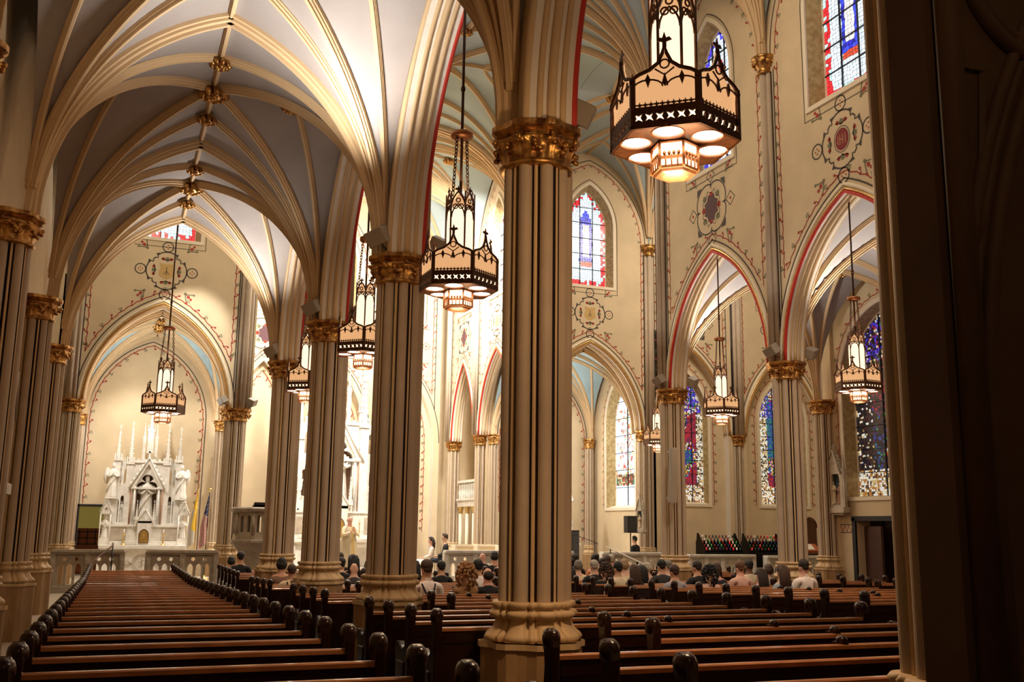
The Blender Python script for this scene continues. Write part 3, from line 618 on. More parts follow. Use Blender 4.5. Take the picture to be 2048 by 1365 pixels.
for s_, (xa, xb) in enumerate(((-.33, .70), (2.80, 3.80))):
    side = 'left' if s_ == 0 else 'right'; TB = lambda u, v, w=0: Vector((u, CYB+w, v)); mb = MB(); xm = (xa+xb)/2*S
    if s_ == 0:                                          # open doorway to the sacristy left of the altar
        hole = [[(-.215*S, -.19), (-.03*S, -.19), (-.03*S, 2.0), (-.215*S, 2.0)]]
    else: hole = []
    mb.slab([(xa*S, -.6), (xb*S, -.6), (xb*S, 8.6), (xa*S, 8.6)], hole, 0, .25, TB, 'cream'); bw = mb.build('wall_chapel_%s_back' % side, **STR)
    sm = MB(); Ts = lambda u, v, w=0: TB(u, v, -.004-w); hb = .405*S; ar_ = arch(xm-hb, xm+hb, CT, AH-.42, 18)
    vine(sm, [(xm-hb+.1, 2.1)]+[(xm+(p[0]-xm)*.955, p[1]-.12) for p in ar_]+[(xm+hb-.1, 1.0)], Ts, -1)
    sm.ribbon([(xm-hb, 0)]+ar_+[(xm+hb, 0)], .03, Ts, 'line'); sm.build('stencil', bw)
    mb = MB()
    xs = xa*S if s_ == 0 else xb*S; sg = -1 if s_ == 0 else 1
    if s_ == 1:                                         # right chapel: side wall with the bright tall window
        T3 = lambda u, v, w=0: Vector((3.765*S+w, u, v)); z0w, z1w, zsw = .20*S+CZ, 1.18*S+CZ, .86*S+CZ; x0w, x1w = 6.97*S, 7.385*S; wd = .2
        out = [(x0w-wd, z0w-wd*.55)]+offs(x0w, x1w, zsw, z1w-zsw, wd)+[(x1w+wd, z0w-wd*.55)]
        mb.slab([(6.74*S, -.6), (CYB+.2, -.6), (CYB+.2, 8.6), (6.74*S, 8.6)], [out], 0, .5, T3, 'cream'); sw = mb.build('wall_chapel_right_side', **STR)
        window(T3, x0w, x1w, z0w, z1w, zsw, 'fw', 'window_45', st=1.7, dep=.34, wide=wd, cw=.08, bars=(1, 6), reveal='reveal')
        sm = MB(); Ts = lambda u, v, w=0: T3(u, v, -.004-w); vine(sm, [(x0w-wd-.2, z0w-.1)]+offs(x0w, x1w, zsw, z1w-zsw, wd+.2)+[(x1w+wd+.2, z0w-.1)], Ts, 1, .3, .8); sm.build('stencil', sw)
    else:
        T3 = lambda u, v, w=0: Vector((-.33*S-w, u, v)); mb.slab([(6.74*S, -.6), (CYB+.2, -.6), (CYB+.2, 8.6), (6.74*S, 8.6)], [], 0, .3, T3, 'cream'); mb.build('wall_chapel_left_side', **STR)
# sacristy seen through the doorway
mb = MB(); mb.box((-.1*S, CYB+2.6, 1.2), (3, .1, 3), 'room_glow'); mb.box((-.1*S-.9, CYB+1.5, 1.2), (.08, 2.4, 3), 'cream'); mb.box((-.1*S+1.2, CYB+1.5, 1.2), (.08, 2.4, 3), 'cream'); mb.box((-.1*S, CYB+1.5, 2.7), (3, 2.4, .1), 'cream')
mb.build('wall_sacristy', **STR)
t = thing('wooden_cabinet', (-.1*S, CYB+1.9, -.2), 'brown wooden sacristy cabinet seen through the dark doorway left of the altar', 'cabinet')
mb = MB(); mb.box((0, 0, .75), (1.3, .5, 1.5), 'orange_wood'); mb.build('body', t, .01)
for q in (-.33, .33):
    mb = MB(); mb.box((q, -.26, .42), (.6, .03, .75), 'orange_wood'); d = mb.build('door', t, .01); mb = MB(); mb.ell((q*.2, -.29, .5), (.02,)*3, 'brass', 6, 5); mb.build('knob', d)
mb = MB()
for q in range(5): mb.box((-.5+q*.25, -.26, 1.2), (.03, .03, .5), 'black')
for q in range(3): mb.box((0, -.26, .98+q*.2), (1.2, .03, .03), 'black')
mb.build('pigeonholes', t)
mb = MB()
for x in (-.222, -.025): mb.box((x*S, CYB-.03, .92), (.07, .1, 2.26), 'black')
mb.box((-.1235*S, CYB-.03, 2.03), (.197*S+.07, .1, .08), 'black'); mb.build('door_1', **STR)
# outer walls
mb = MB(); mb.slab([(-.5*S, -.6), (4.69*S, -.6), (4.69*S, 9), (-.5*S, 9)], [], 0, .3, lambda u, v, w=0: Vector((-.335*S-w, u, v)), 'cream'); wl = mb.build('wall_left', **STR)
sm = MB(); Ts = lambda u, v, w=0: Vector((-.335*S+.004, u, v))
for k in range(4):
    vine(sm, [(Ys[k]*S+.45, 1.8), (Ys[k]*S+.45, 5.2)], Ts); vine(sm, [(Ys[k+1]*S-.45, 1.8), (Ys[k+1]*S-.45, 5.2)], Ts, -1)
sm.build('stencil', wl)
T3 = lambda u, v, w=0: Vector((3.82*S+w, u, v)); z0w, z1w, zsw = .205*S+CZ, 1.24*S+CZ, .86*S+CZ; mb = MB(); hs = []
for yc in (2.1, 3.19, 4.225): hs.append([((yc-.335)*S-.05, z0w-.08)]+offs((yc-.335)*S, (yc+.335)*S, zsw, z1w-zsw, .05)+[((yc+.335)*S+.05, z0w-.08)])
mb.slab([(-.5*S, -.6), (3.84*S, -.6), (3.84*S, .075*S+CZ), (4.50*S, .075*S+CZ), (4.50*S, -.6), (4.74*S, -.6), (4.74*S, 9), (-.5*S, 9)], hs, 0, .5, T3, 'cream'); wr_ = mb.build('wall_right', **STR)
for q, yc in enumerate((2.1, 3.19, 4.225)):
    window(T3, (yc-.335)*S, (yc+.335)*S, z0w, z1w, zsw, 'fd', 'window_%d' % (60+q), st=.8, dep=.40, wide=.05, cw=.055, bars=(2, 7), reveal='reveal')
sm = MB(); Ts = lambda u, v, w=0: T3(u, v, -.004-w); yc = 4.225; vine(sm, [((yc-.335)*S-.25, z0w)]+offs((yc-.335)*S, (yc+.335)*S, zsw, z1w-zsw, .25)+[((yc+.335)*S+.25, z0w)], Ts)
zf = .07*S+CZ-.1
sm.ribbon([(4.50*S, zf), (4.66*S, zf)], .02, Ts, 'line'); sm.ribbon([(4.50*S, zf-.2), (4.66*S, zf-.2)], .02, Ts, 'line')
sm.ribbon([(4.50*S+.075*i, zf-.03-(.14 if i % 2 else 0)) for i in range(11)], .035, Ts, 'vine_red'); sm.build('stencil', wr_)
mb = MB(); mb.box((3.82*S+.45, 4.17*S, .6), (.06, .68*S, 2.6), 'door_red')
for q in range(6): mb.box((3.82*S+.40, (3.9+.1*q)*S, .6), (.05, .05, 2.5), 'lead')
mb.box((3.82*S+.0, 4.515*S, .62), (.12, .12, 2.45), 'lead'); mb.box((3.82*S+.0, 4.17*S, 1.84), (.12, .72*S, .12), 'lead')
mb.build('door_2', **STR)
mb = MB(); mb.box((3.82*S+.12, 4.42*S, .55), (.06, .30*S, 2.2), 'door_red', Matrix.Rotation(radians(-20), 3, 'Z')); mb.build('door_3', **STR)
mb = MB(); mb.slab([(3.80*S, -.6), (5.75*S, -.6), (5.75*S, TOP), (3.80*S, TOP)], [], 0, .3, lambda u, v, w=0: Vector((u, 4.70*S-w, v)), 'cream'); mb.slab([(2.83*S, zA+.2), (3.85*S, zA+.2), (3.85*S, TOP), (2.83*S, TOP)], [], 0, .25, lambda u, v, w=0: Vector((u, 4.76*S-w, v)), 'cream')
mb.slab([(-.33*S, zA+.25), (.66*S, zA+.25), (.66*S, TOP), (-.33*S, TOP)], [], 0, .25, lambda u, v, w=0: Vector((u, 4.76*S-w, v)), 'cream'); mb.slab([(-2.2*S, -.6), (-.34*S, -.6), (-.34*S, TOP), (-2.2*S, TOP)], [], 0, .3, lambda u, v, w=0: Vector((u, 4.70*S-w, v)), 'cream'); mb.build('wall_transept_rear', **STR)
mb = MB(); mb.slab([(4.5*S, -.6), (7*S, -.6), (7*S, TOP), (4.5*S, TOP)], [], 0, .3, lambda u, v, w=0: Vector((5.62*S+w, u, v)), 'cream'); mb.slab([(4.5*S, -.6), (7*S, -.6), (7*S, TOP), (4.5*S, TOP)], [], 0, .3, lambda u, v, w=0: Vector((-2.1*S-w, u, v)), 'cream'); mb.build('wall_transept_side', **STR)
mb = MB(); mb.slab([(-.4*S, -.6), (3.9*S, -.6), (3.9*S, TOP), (-.4*S, TOP)], [], 0, .3, lambda u, v, w=0: Vector((u, -.32*S-w, v)), 'cream'); mb.build('wall_rear', **STR)
# floor: raked nave, flat transept, raised sanctuary
mb = MB(); pts = [(-.5*S, 0.012), (0, 0), (4.4*S, FZ(99)), (8.8*S, FZ(99))]; pr = [Vector((0, y, z)) for y, z in pts]
for i in range(3):
    (ya, za_), (yb, zb_) = pts[i], pts[i+1]; mb.add([(-2.3*S, ya, za_), (5.9*S, ya, za_), (5.9*S, yb, zb_), (-2.3*S, yb, zb_)], [(0, 1, 2, 3)], 'floor')
mb.build('floor', rec=False, **STR)
SANC = -.20
mb = MB()
mb.box((1.74*S, 7.55*S, (SANC-.5)/2-.02), (3.96*S+1.0, 2.36*S, SANC+.54), 'marble_old'); mb.box((1.74*S, 7.45*S, SANC+.10), (4.6, 4.4, .24), 'marble_old'); mb.box((2.3*S, 6.93*S, -.13), (2.0, 1.3, .16), 'marble_old'); mb.box((1.74*S, 6.32*S, (-.3-.5)/2), (3.9*S, .16*S, .2), 'marble_old'); mb.box((-.27*S, 3.9*S, -.36), (.14*S, 4.2*S, .24), 'marble_old'); mb.box((1.74*S, 6.9*S, -.47), (7.3*S, 1.1*S, .12), 'marble_old')
mb.build('trim_70', **STR)
# dark screen with blind tracery under the rear gallery, right of the nearest pier
Tg = lambda u, v, w=0: Vector((u*.833, .60*S+w, (v-CZ)*.833+CZ)); mb = MB(); ga = arch(.775*S, 2.1*S, .10*S+CZ, .80*S, 20)
mb.slab([(.728*S, -.1), (.775*S, -.1)]+ga+[(2.1*S, -.1), (2.78*S, -.1), (2.78*S, 1.45*S+CZ), (.728*S, 1.45*S+CZ)], [], 0, .2, Tg, 'dark_screen'); sc_ = mb.build('wall_gallery_screen', **STR)
mb = MB()
for d, r in ((-.01, .035), (.07, .02), (.13, .03)):
    mb.tube([Tg(.775*S-d, -.1, 0)]+[Tg(u, v, 0) for u, v in offs(.775*S, 2.1*S, .10*S+CZ, .80*S, d, 20)], r, 'dark_screen', 8)
for R0, r in ((.47, .04), (.40, .025)): mb.tube([Tg(.885*S+R0*cos(a), .60*S+CZ+R0*sin(a), 0) for a in [2*pi*i/32 for i in range(33)]], r, 'dark_screen', 8, False)
mb.tube([Tg(.772*S, .20*S+CZ), Tg(.762*S, .47*S+CZ), Tg(.80*S, .47*S+CZ), Tg(.772*S, .2*S+CZ)], .02, 'dark_screen', 6)
mb.tube([Tg(.748*S, -.1, -.04), Tg(.748*S, 1.45*S+CZ, -.04)], .05, 'dark_screen', 10)
mb.build('tracery', sc_)
mb = MB(); mb.slab([(.76*S, -.1), (2.2*S, -.1), (2.2*S, 1.3*S+CZ), (.76*S, 1.3*S+CZ)], [], .16, .2, Tg, 'dark_screen'); mb.build('wall_gallery_back', **STR)
# ---------------------------------------------------------------- pews
RY = lambda k: .93+.1715*k
def pew_end_mesh():
    mb = MB(); out = [(-.05, 0), (-.06, .55), (-.075, .80), (-.085, .90), (-.08, .965), (-.05, 1.0), (.0, 1.012), (.045, 1.0), (.065, .965), (.06, .91), (.035, .86), (.03, .78), (.045, .69), (.085, .635), (.15, .615), (.22, .635), (.28, .665), (.335, .665), (.375, .635), (.385, .58), (.36, .54), (.36, .12), (.40, .06), (.40, 0)]
    T = lambda u, v, w=0: Vector((w, u, v)); mb.slab(out, [], -.032, .032, T, 'walnut')
    mb.loft([[Vector((rx*cos(a), -.012+ry*sin(a), .885+z*.84)) for a in [2*pi*i/16 for i in range(16)]] for rx, ry, z in ((.034, .05, 0), (.046, .062, .02), (.054, .072, .06), (.054, .074, .095), (.046, .062, .128), (.025, .036, .143), (.004, .006, .147))], 'walnut', True)
    mb.slab([(.06, .1), (.30, .1), (.30, .5), (.06, .5)], [], -.042, .042, T, 'walnut')
    o = mb.build('end_panel', bev=0); me = o.data; bpy.data.objects.remove(o); return me
PE = pew_end_mesh()
def mk_pew(w, name='church_pew', mid=True):
    r = bpy.data.objects.new(name, None); COL.objects.link(r); r.empty_display_size = .1
    for x in (0, w):
        e = bpy.data.objects.new('end_panel', PE); COL.objects.link(e); e.parent = r; e.location = (x, 0, 0); b = e.modifiers.new('b', 'BEVEL'); b.width = .012; b.segments = 2; b.limit_method = 'ANGLE'
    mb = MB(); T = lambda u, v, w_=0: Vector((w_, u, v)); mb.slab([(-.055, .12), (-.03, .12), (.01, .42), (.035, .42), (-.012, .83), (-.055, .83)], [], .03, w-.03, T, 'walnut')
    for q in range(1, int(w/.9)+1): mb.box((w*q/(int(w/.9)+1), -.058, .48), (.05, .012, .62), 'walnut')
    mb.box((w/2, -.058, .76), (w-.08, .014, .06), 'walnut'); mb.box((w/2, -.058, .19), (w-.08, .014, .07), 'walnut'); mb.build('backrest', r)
    mb = MB(); mb.slab([(-.068, .826), (.0, .826), (.0, .85), (-.012, .858), (-.056, .858), (-.068, .85)], [], .03, w-.03, T, 'walnut_lit'); mb.build('top_rail', r)
    mb = MB(); mb.slab([(.0, .41), (.36, .435), (.385, .45), (.385, .465), (.36, .47), (.0, .445)], [], .03, w-.03, T, 'walnut_lit'); mb.build('seat', r)
    if mid and w > 3:
        mb = MB(); mb.box((w/2, 0, .44), (.05, .12, .86), 'walnut'); mb.ell((w/2, -.02, .885), (.035, .05, .03), 'walnut', 10, 6); mb.build('centre_support', r)
    mb = MB(); mb.box((w/2, -.09, .60), (w*.8, .012, .10), 'walnut'); mb.box((w/2, -.075, .55), (w*.8, .04, .012), 'walnut'); mb.build('book_rack', r)
    return r
ORD = ['frontmost', 'second', 'third', 'fourth', 'fifth', 'sixth', 'seventh', 'eighth', 'ninth', 'tenth', 'eleventh', 'twelfth', 'thirteenth', 'fourteenth', 'fifteenth', 'sixteenth', 'seventeenth', 'eighteenth', 'nineteenth', 'twentieth', 'twenty-first', 'twenty-second', 'twenty-third', 'twenty-fourth', 'twenty-fifth', 'twenty-sixth', 'twenty-seventh', 'twenty-eighth', 'twenty-ninth']
NR = 29; protos = {}
def place_pew(xa, xb, k, blk, grp):
    key = round((xb-xa)*S, 2)
    if key not in protos: r = protos[key] = mk_pew((xb-xa)*S); first = True
    else: r = dup(protos[key])
    r.location = (xa*S, RY(k)*S, FZ(RY(k)*S))
    near = 'nearest the camera' if k == 0 else ('the %s row from the camera' % ORD[k])
    tag(r, 'dark walnut pew %s, %s' % (blk, near), 'pew', grp)
    tilt = -math.atan(.0245) if RY(k) < 4.4 else 0; r.rotation_euler = (tilt, 0, 0)
for k in range(NR):
    short = k in (3, 4, 9, 10, 15, 16, 21, 22)
    place_pew(-.085, .325, k, 'in the left aisle', 'pews of the left aisle')
    if RY(k) < 5.95:
        place_pew(.815 if short else .5627, 1.52, k, 'left of the centre aisle', 'pews left of the centre aisle')
        place_pew(1.97, 2.66 if short else 2.92, k, 'right of the centre aisle', 'pews right of the centre aisle')
        if k >= 8: place_pew(3.17, 3.57, k, 'in the right aisle', 'pews of the right aisle')

# ---------------------------------------------------------------- figures
def skin_mesh(name, verts, edges, radii, subs=2, root=0):
    bm = bmesh.new(); L = bm.verts.layers.skin.verify(); vs = [bm.verts.new(v) for v in verts]
    for a, b_ in edges: bm.edges.new((vs[a], vs[b_]))
    for v, r in zip(vs, radii): v[L].radius = r if isinstance(r, tuple) else (r, r); v[L].use_root = False
    vs[root][L].use_root = True
    me = bpy.data.meshes.new(name); bm.to_mesh(me); bm.free(); o = bpy.data.objects.new(name, me); COL.objects.link(o)
    m1 = o.modifiers.new('s', 'SKIN'); m1.branch_smoothing = .6; m1.use_smooth_shade = True; m2 = o.modifiers.new('u', 'SUBSURF'); m2.levels = subs; m2.render_levels = subs
    dg = bpy.context.evaluated_depsgraph_get(); dg.update(); res = bpy.data.meshes.new_from_object(o.evaluated_get(dg)); bpy.data.objects.remove(o); res.name = name
    res.materials.clear(); res.materials.append(M['skin0'])
    for p in res.polygons: p.use_smooth = True
    return res
def body(pose='sit', fem=False, hands='lap', headturn=0):
    V = []; E = []; R_ = []
    def a(p, r, par=None):
        V.append(p); R_.append(r)
        if par is not None: E.append((par, len(V)-1))
        return len(V)-1
    sw = .155 if fem else .185; hz = .52 if pose == 'sit' else .93; y0 = 0
    pel = a((0, .02, hz), (.145, .115)); sp1 = a((0, .0, hz+.16), (.125 if fem else .14, .10), pel); sp2 = a((0, -.02, hz+.34), (.15 if fem else .17, .11), sp1); nb = a((0, -.01, hz+.50), (.085, .075), sp2)
    nk = a((0, .005, hz+.58), (.052, .052), nb); hd = a((0, .025, hz+.66), (.072, .084), nk); h2 = a((0, .03, hz+.745), (.078, .094), hd); h3 = a((0, .02, hz+.80), (.055, .065), h2)
    a((0, .125, hz+.69), (.013, .016), hd); a((-.082, .015, hz+.69), (.012, .022), hd); a((.082, .015, hz+.69), (.012, .022), hd)
    for s in (-1, 1):
        sh = a((s*sw, -.01, hz+.45), .058, nb)
        if hands == 'lap': el = a((s*(sw+.07), .05, hz+.19), .043, sh); wr = a((s*.10, .25, hz+.13), .027, el); pm = a((s*.05, .33, hz+.12), (.034, .018), wr); dr = (-s*.25, .95, -.15)
        elif hands == 'chest': el = a((s*(sw+.10), .10, hz+.22), .043, sh); wr = a((s*.07, .23, hz+.33), .027, el); pm = a((s*.015, .25, hz+.40), (.018, .034), wr); dr = (-s*.3, .1, .95)
        else: el = a((s*(sw+.05), .0, hz+.15), .043, sh); wr = a((s*(sw+.04), .07, hz-.08), .027, el); pm = a((s*(sw+.03), .09, hz-.17), (.02, .036), wr); dr = (0, .1, -1)
        P = Vector(V[pm]); D = Vector(dr).normalized(); Sd = Vector((1, 0, 0)) if abs(D.x) < .8 else Vector((0, 1, 0)); Sd = (Sd-D*Sd.dot(D)).normalized()
        for q, (o_, l_) in enumerate(((-.028, .065), (-.010, .078), (.010, .072), (.027, .055))):
            k1 = a(tuple(P+Sd*o_*s+D*.045), .009, pm); a(tuple(P+Sd*o_*s+D*(.045+l_)+Vector((0, 0, -.02))), .0075, k1)
        t1 = a(tuple(P-Sd*s*.038+D*.012), .010, pm); a(tuple(P-Sd*s*.05+D*.055), .008, t1)
        if pose == 'sit': hp = a((s*.09, .05, hz-.01), .088, pel); kn = a((s*.11, .44, hz+.0), .060, hp); an = a((s*.11, .43, .10), .040, kn); a((s*.12, .58, .045), .038, an)
        else: hp = a((s*.09, .01, hz-.10), .088, pel); kn = a((s*.095, .02, .50), .058, hp); an = a((s*.10, -.01, .09), .040, kn); a((s*.11, .15, .04), .036, an)
    return V, E, R_
CACHE = {}
def getbody(pose, fem, hands):
    k = (pose, fem, hands)
    if k not in CACHE: CACHE[k] = skin_mesh('body', *body(pose, fem, hands))
    return CACHE[k]
def getcloth(kind, pose, fem, hands):
    k = ('c', kind, pose, fem, hands)
    if k in CACHE: return CACHE[k]
    hz = .52 if pose == 'sit' else .93; sw = .155 if fem else .185; V = []; E = []; R_ = []
    def a(p, r, par=None):
        V.append(p); R_.append(r)
        if par is not None: E.append((par, len(V)-1))
        return len(V)-1
    if kind == 'top':
        pel = a((0, .02, hz+.02), (.165, .130)); s1 = a((0, .0, hz+.16), (.15, .118), pel); s2 = a((0, -.022, hz+.34), (.178 if fem else .198, .128), s1); s3 = a((0, -.012, hz+.475), (.115, .085), s2); a((0, -.004, hz+.545), (.062, .060), s3)
        for s in (-1, 1):
            sh = a((s*(sw+.005), -.01, hz+.445), .074, s3)
            if hands == 'lap': el = a((s*(sw+.072), .05, hz+.19), .058, sh); a((s*.115, .235, hz+.135), .040, el)
            elif hands == 'chest': el = a((s*(sw+.10), .10, hz+.22), .062, sh); a((s*.085, .22, hz+.31), .050, el)
            else: el = a((s*(sw+.052), .0, hz+.15), .057, sh); a((s*(sw+.042), .065, hz-.06), .040, el)
        root = 0
    elif kind == 'legs':
        pel = a((0, .02, hz-.02), (.155, .125))
        for s in (-1, 1):
            if pose == 'sit': hp = a((s*.09, .06, hz-.005), .100, pel); kn = a((s*.11, .445, hz+.0), .073, hp); a((s*.11, .435, .11), .055, kn)
            else: hp = a((s*.09, .01, hz-.10), .100, pel); kn = a((s*.095, .02, .50), .074, hp); a((s*.10, -.005, .08), .06, kn)
    me = skin_mesh(kind, V, E, R_); CACHE[k] = me; return me
def hair_mesh(style):
    if ('h', style) in CACHE: return CACHE['h', style]
    mb = MB(); rnd = random.Random(7)
    def cap(p, R=(.094, .108, .10)): return p
    def cut(p):                                  # open the face: push the front-low part back
        q = Vector(p)
        if q.y > .03 and q.z < .045: q.y = .03+(q.y-.03)*.05; q.x *= .97
        return q
    z0 = .775
    if style not in ('bald', 'none'):
        mb.ell((0, 0, 0), (.093, .112, .098), 'hair_dark', 20, 12, cut)
    if style == 'bald':
        mb.ell((0, -.030, -.060), (.084, .082, .078), 'hair_dark', 18, 8, lambda p: Vector((p.x, min(p.y, -.005), p.z)))
    if style == 'long':
        for i in range(9):
            x = -.085+.17*i/8; mb.tube([(x*.8, -.03, .06), (x*1.05, -.075-.02*cos(x*18), -.02), (x*1.1, -.095-.02*cos(x*18)+rnd.uniform(-.01, .01), -.14), (x*1.05+rnd.uniform(-.015, .015), -.11, -.27), (x*.9, -.115, -.36)], [.028, .036, .038, .034, .010], 'hair_dark', 8)
    if style == 'bob':
        mb.ell((0, -.02, -.045), (.108, .105, .10), 'hair_dark', 20, 10, lambda p: Vector((p.x, min(p.y, .045), p.z)))
    if style == 'curly':
        for i in range(230):
            th = rnd.uniform(0, 2*pi); ph = rnd.uniform(-1.2, 1.5); r = rnd.uniform(.8, 1.05)
            p = Vector((.155*cos(th)*cos(ph), .135*sin(th)*cos(ph)-.03, .15*sin(ph)-.03))*r
            if p.z < 0: p.x *= 1.15; p.z *= 1.9
            if p.y > .05 and p.z < .05: continue
            mb.ell(p, (.025, .025, .028), 'hair_dark', 6, 5)
    if style == 'bun': mb.ell((0, -.10, .045), (.055, .055, .055), 'hair_dark', 12, 8)
    if style == 'bun' or style == 'short': mb.ell((0, -.035, -.05), (.075, .075, .06), 'hair_dark', 14, 8, lambda p: Vector((p.x, min(p.y, .0), p.z)))
    o = mb.build('hair'); me = o.data; bpy.data.objects.remove(o)
    for p in me.polygons: p.use_smooth = True
    CACHE['h', style] = me; return me
def face_mesh():
    if 'face' in CACHE: return CACHE['face']
    mb = MB()
    for s in (-1, 1):
        mb.ell((s*.030, .108, .705), (.012, .008, .008), 'flag_white', 8, 5); mb.ell((s*.030, .115, .705), (.006, .004, .006), 'hair_black', 6, 4); mb.box((s*.031, .118, .727), (.034, .01, .007), 'hair_dark')
    o = mb.build('eyes'); CACHE['face'] = o.data; bpy.data.objects.remove(o)
    mb = MB(); mb.ell((0, .106, .632), (.024, .008, .007), 'cl_pink', 8, 5); o = mb.build('mouth'); CACHE['mouth'] = o.data; bpy.data.objects.remove(o)
    return CACHE['face']
def part(name, me, parent, m=None, loc=(0, 0, 0), rot=None, slot=True, sc_=None):
    o = bpy.data.objects.new(name, me); COL.objects.link(o); o.parent = parent; o.location = loc
    if rot: o.rotation_euler = rot
    if sc_: o.scale = sc_
    if m and me.materials:
        o.material_slots[0].link = 'OBJECT'; o.material_slots[0].material = M[m]
    return o
def person(loc, label, top, legs='cl_black', hair='hair_dark', style='short', skin=0, fem=False, pose='sit', hands='lap', rz=0, scale=1.0, group=None, extras=()):
    t = thing('person', loc, label, 'person', group, rz); t.scale = (scale,)*3
    hz = .52 if pose == 'sit' else .93
    b = part('body', getbody(pose, fem, hands), t, 'skin%d' % skin)
    part('shirt' if 'jacket' not in extras else 'jacket', getcloth('top', pose, fem, hands), t, top)
    if legs: part('trousers' if not fem else 'skirt', getcloth('legs', pose, fem, hands), t, legs)
    if style != 'none': part('hair', hair_mesh(style), t, hair, (0, .022, hz+.745), (0, 0, 0))
    face_mesh(); part('eyes', CACHE['face'], t, None, (0, 0, hz)); part('mouth', CACHE['mouth'], t, None, (0, 0, hz))
    if 'suspenders' in extras:
        mb = MB()
        pts = lambda s: [(s*.10, .03, hz+.525), (s*.10, -.085, hz+.48), (s*.06, -.152, hz+.36), (0, -.150, hz+.20)]
        for s in (-1, 1): mb.tube([pts(s)[0], pts(s)[1], pts(s)[2], pts(s)[3]], .013, 'cl_black', 6)
        mb.tube([(0, -.150, hz+.20), (0, -.125, hz+.08)], .013, 'cl_black', 6); mb.build('suspenders', t)
    if 'collar' in extras:
        mb = MB(); mb.lathe((0, 0, hz+.53), [(.062, 0), (.058, .035), (.054, .035), (.056, 0)], 'cl_white', 14); mb.build('collar', t)
    if 'tie' in extras:
        mb = MB(); mb.slab([(-.05, .5), (.05, .5), (.02, .25), (-.02, .25)], [], .118, .128, lambda u, v, w=0: Vector((u, w-.0, hz+v)), 'cl_white'); mb.slab([(-.012, .49), (.012, .49), (.03, .22), (0, .17), (-.03, .22)], [], .128, .136, lambda u, v, w=0: Vector((u, w, hz+v)), 'cl_black'); mb.build('tie', t)
    return t
def seated(k, X, H, label, top, hair='hair_dark', style='short', skin=0, fem=False, extras=(), legs='cl_black', rz=0, hands='lap'):
    y = (RY(k)+.050)*S; return person((X*S, y, FZ(y)-.03), label, top, legs, hair, style, skin, fem, 'sit', hands, rz+random.Random(int(X*1000)).uniform(-.12, .12), max(.9, min(1.06, (H+.03)/1.36)), 'seated wedding guests', extras)
G = 'guest in dark clothes'
seated(26, .639, 1.36, 'dark-haired guest in black jacket seated at the front left before the pulpit', 'cl_black', 'hair_black')
seated(27, .612, 1.22, 'guest in pale pink shirt seated at the front left beside the black-jacketed one', 'cl_pink', 'hair_black', 'bob', 1, True)
seated(20, .690, 1.36, 'dark-haired guest in brown top seated beside the third left column', 'cl_brown', 'hair_black', 'bob', 0, True)
seated(19, .706, 1.24, 'short-haired guest in cream shirt with dark braces, left between two columns', 'cl_cream', 'hair_brown', 'short', 0, extras=('suspenders',))
seated(24, 1.084, 1.39, 'brown-haired guest in dark suit, farthest back beneath the priest', 'cl_black', 'hair_brown', extras=('jacket',))
seated(21, .983, 1.34, 'black-haired guest in black jacket just behind the bald man', 'cl_black', 'hair_black', extras=('collar', 'jacket'))
seated(19, .965, 1.29, 'bald man in charcoal jacket seated between two left columns', 'cl_charcoal', 'hair_brown', 'none', 1, extras=('jacket',))
seated(22, 1.074, 1.38, 'dark-haired woman in black seated before the priest', 'cl_black', 'hair_black', 'long', 0, True)
seated(22, 1.150, 1.26, 'grey-haired guest in dark clothes, half behind the second column', 'cl_charcoal', 'hair_grey', 'bob', 1, True)
seated(17, .93, 1.16, 'guest in dark jacket with bowed head, nearest left of the second column', 'cl_charcoal', 'hair_dark', extras=('jacket',))
seated(17, 1.122, 1.34, 'long dark-haired woman in pale print top, just right of the second column', 'cl_floral', 'hair_black', 'long', 0, True)
seated(13, .972, 1.37, 'man in white shirt with crossed black braces seen from behind', 'cl_white', 'hair_brown', 'short', 0, extras=('suspenders', 'collar'))
seated(20, 1.403, 1.30, 'black-haired man in black suit in front of the man with braces', 'cl_black', 'hair_black', extras=('jacket',), skin=0)
seated(13, 1.106, 1.29, 'woman with big curly blonde hair and tan jacket', 'cl_tan', 'hair_curl', 'curly', 0, True)
seated(16, 1.27, 1.15, 'small dark-haired child between the suited man and the curly blonde woman', 'cl_black', 'hair_black', 'short', 0)
seated(27, 2.036, 1.35, 'bald man with pink head near the marble rail', 'cl_black', 'hair_grey', 'none', 3)
seated(18, 1.42, 1.27, 'dark-haired woman right of the curly blonde woman', 'cl_black', 'hair_black', 'bob', 0, True)
seated(17, 1.395, 1.35, 'black-haired man in white shirt with one dark strap', 'cl_white', 'hair_black', 'short', 0, extras=('suspenders',))
seated(26, 2.045, 1.39, 'dark-haired guest near the rail, left of the nearest column', 'cl_black', 'hair_black', 'bob', 0, True)
seated(13, 1.185, 1.27, 'balding man in black jacket right of the curly blonde woman', 'cl_black', 'hair_dark', 'bald', 3, extras=('jacket',))
seated(25, 2.03, 1.37, 'woman with dark updo and bare neck beside the nearest column', 'cl_peach', 'hair_black', 'bun', 1, True)
seated(20, 2.040, 1.17, 'long dark-haired woman in black just right of the nearest column', 'cl_black', 'hair_dark', 'long', 0, True)
seated(23, 2.307, 1.40, 'tall dark-haired guest in front, under the microphone', 'cl_black', 'hair_dark', 'short', 0)
seated(22, 2.205, 1.30, 'dark-haired woman with pale bare shoulders near the column', 'cl_pink', 'hair_black', 'bun', 1, True)
seated(19, 2.085, 1.33, 'grey-haired man in black jacket seen from behind', 'cl_black', 'hair_white', 'short', 1, extras=('jacket',))
seated(21, 2.166, 1.29, 'grey-haired woman left of the grey-haired man', 'cl_cream', 'hair_grey', 'bob', 1, True)
seated(22, 2.344, 1.41, 'woman with high dark bun in the front rows', 'cl_peach', 'hair_black', 'bun', 0, True)
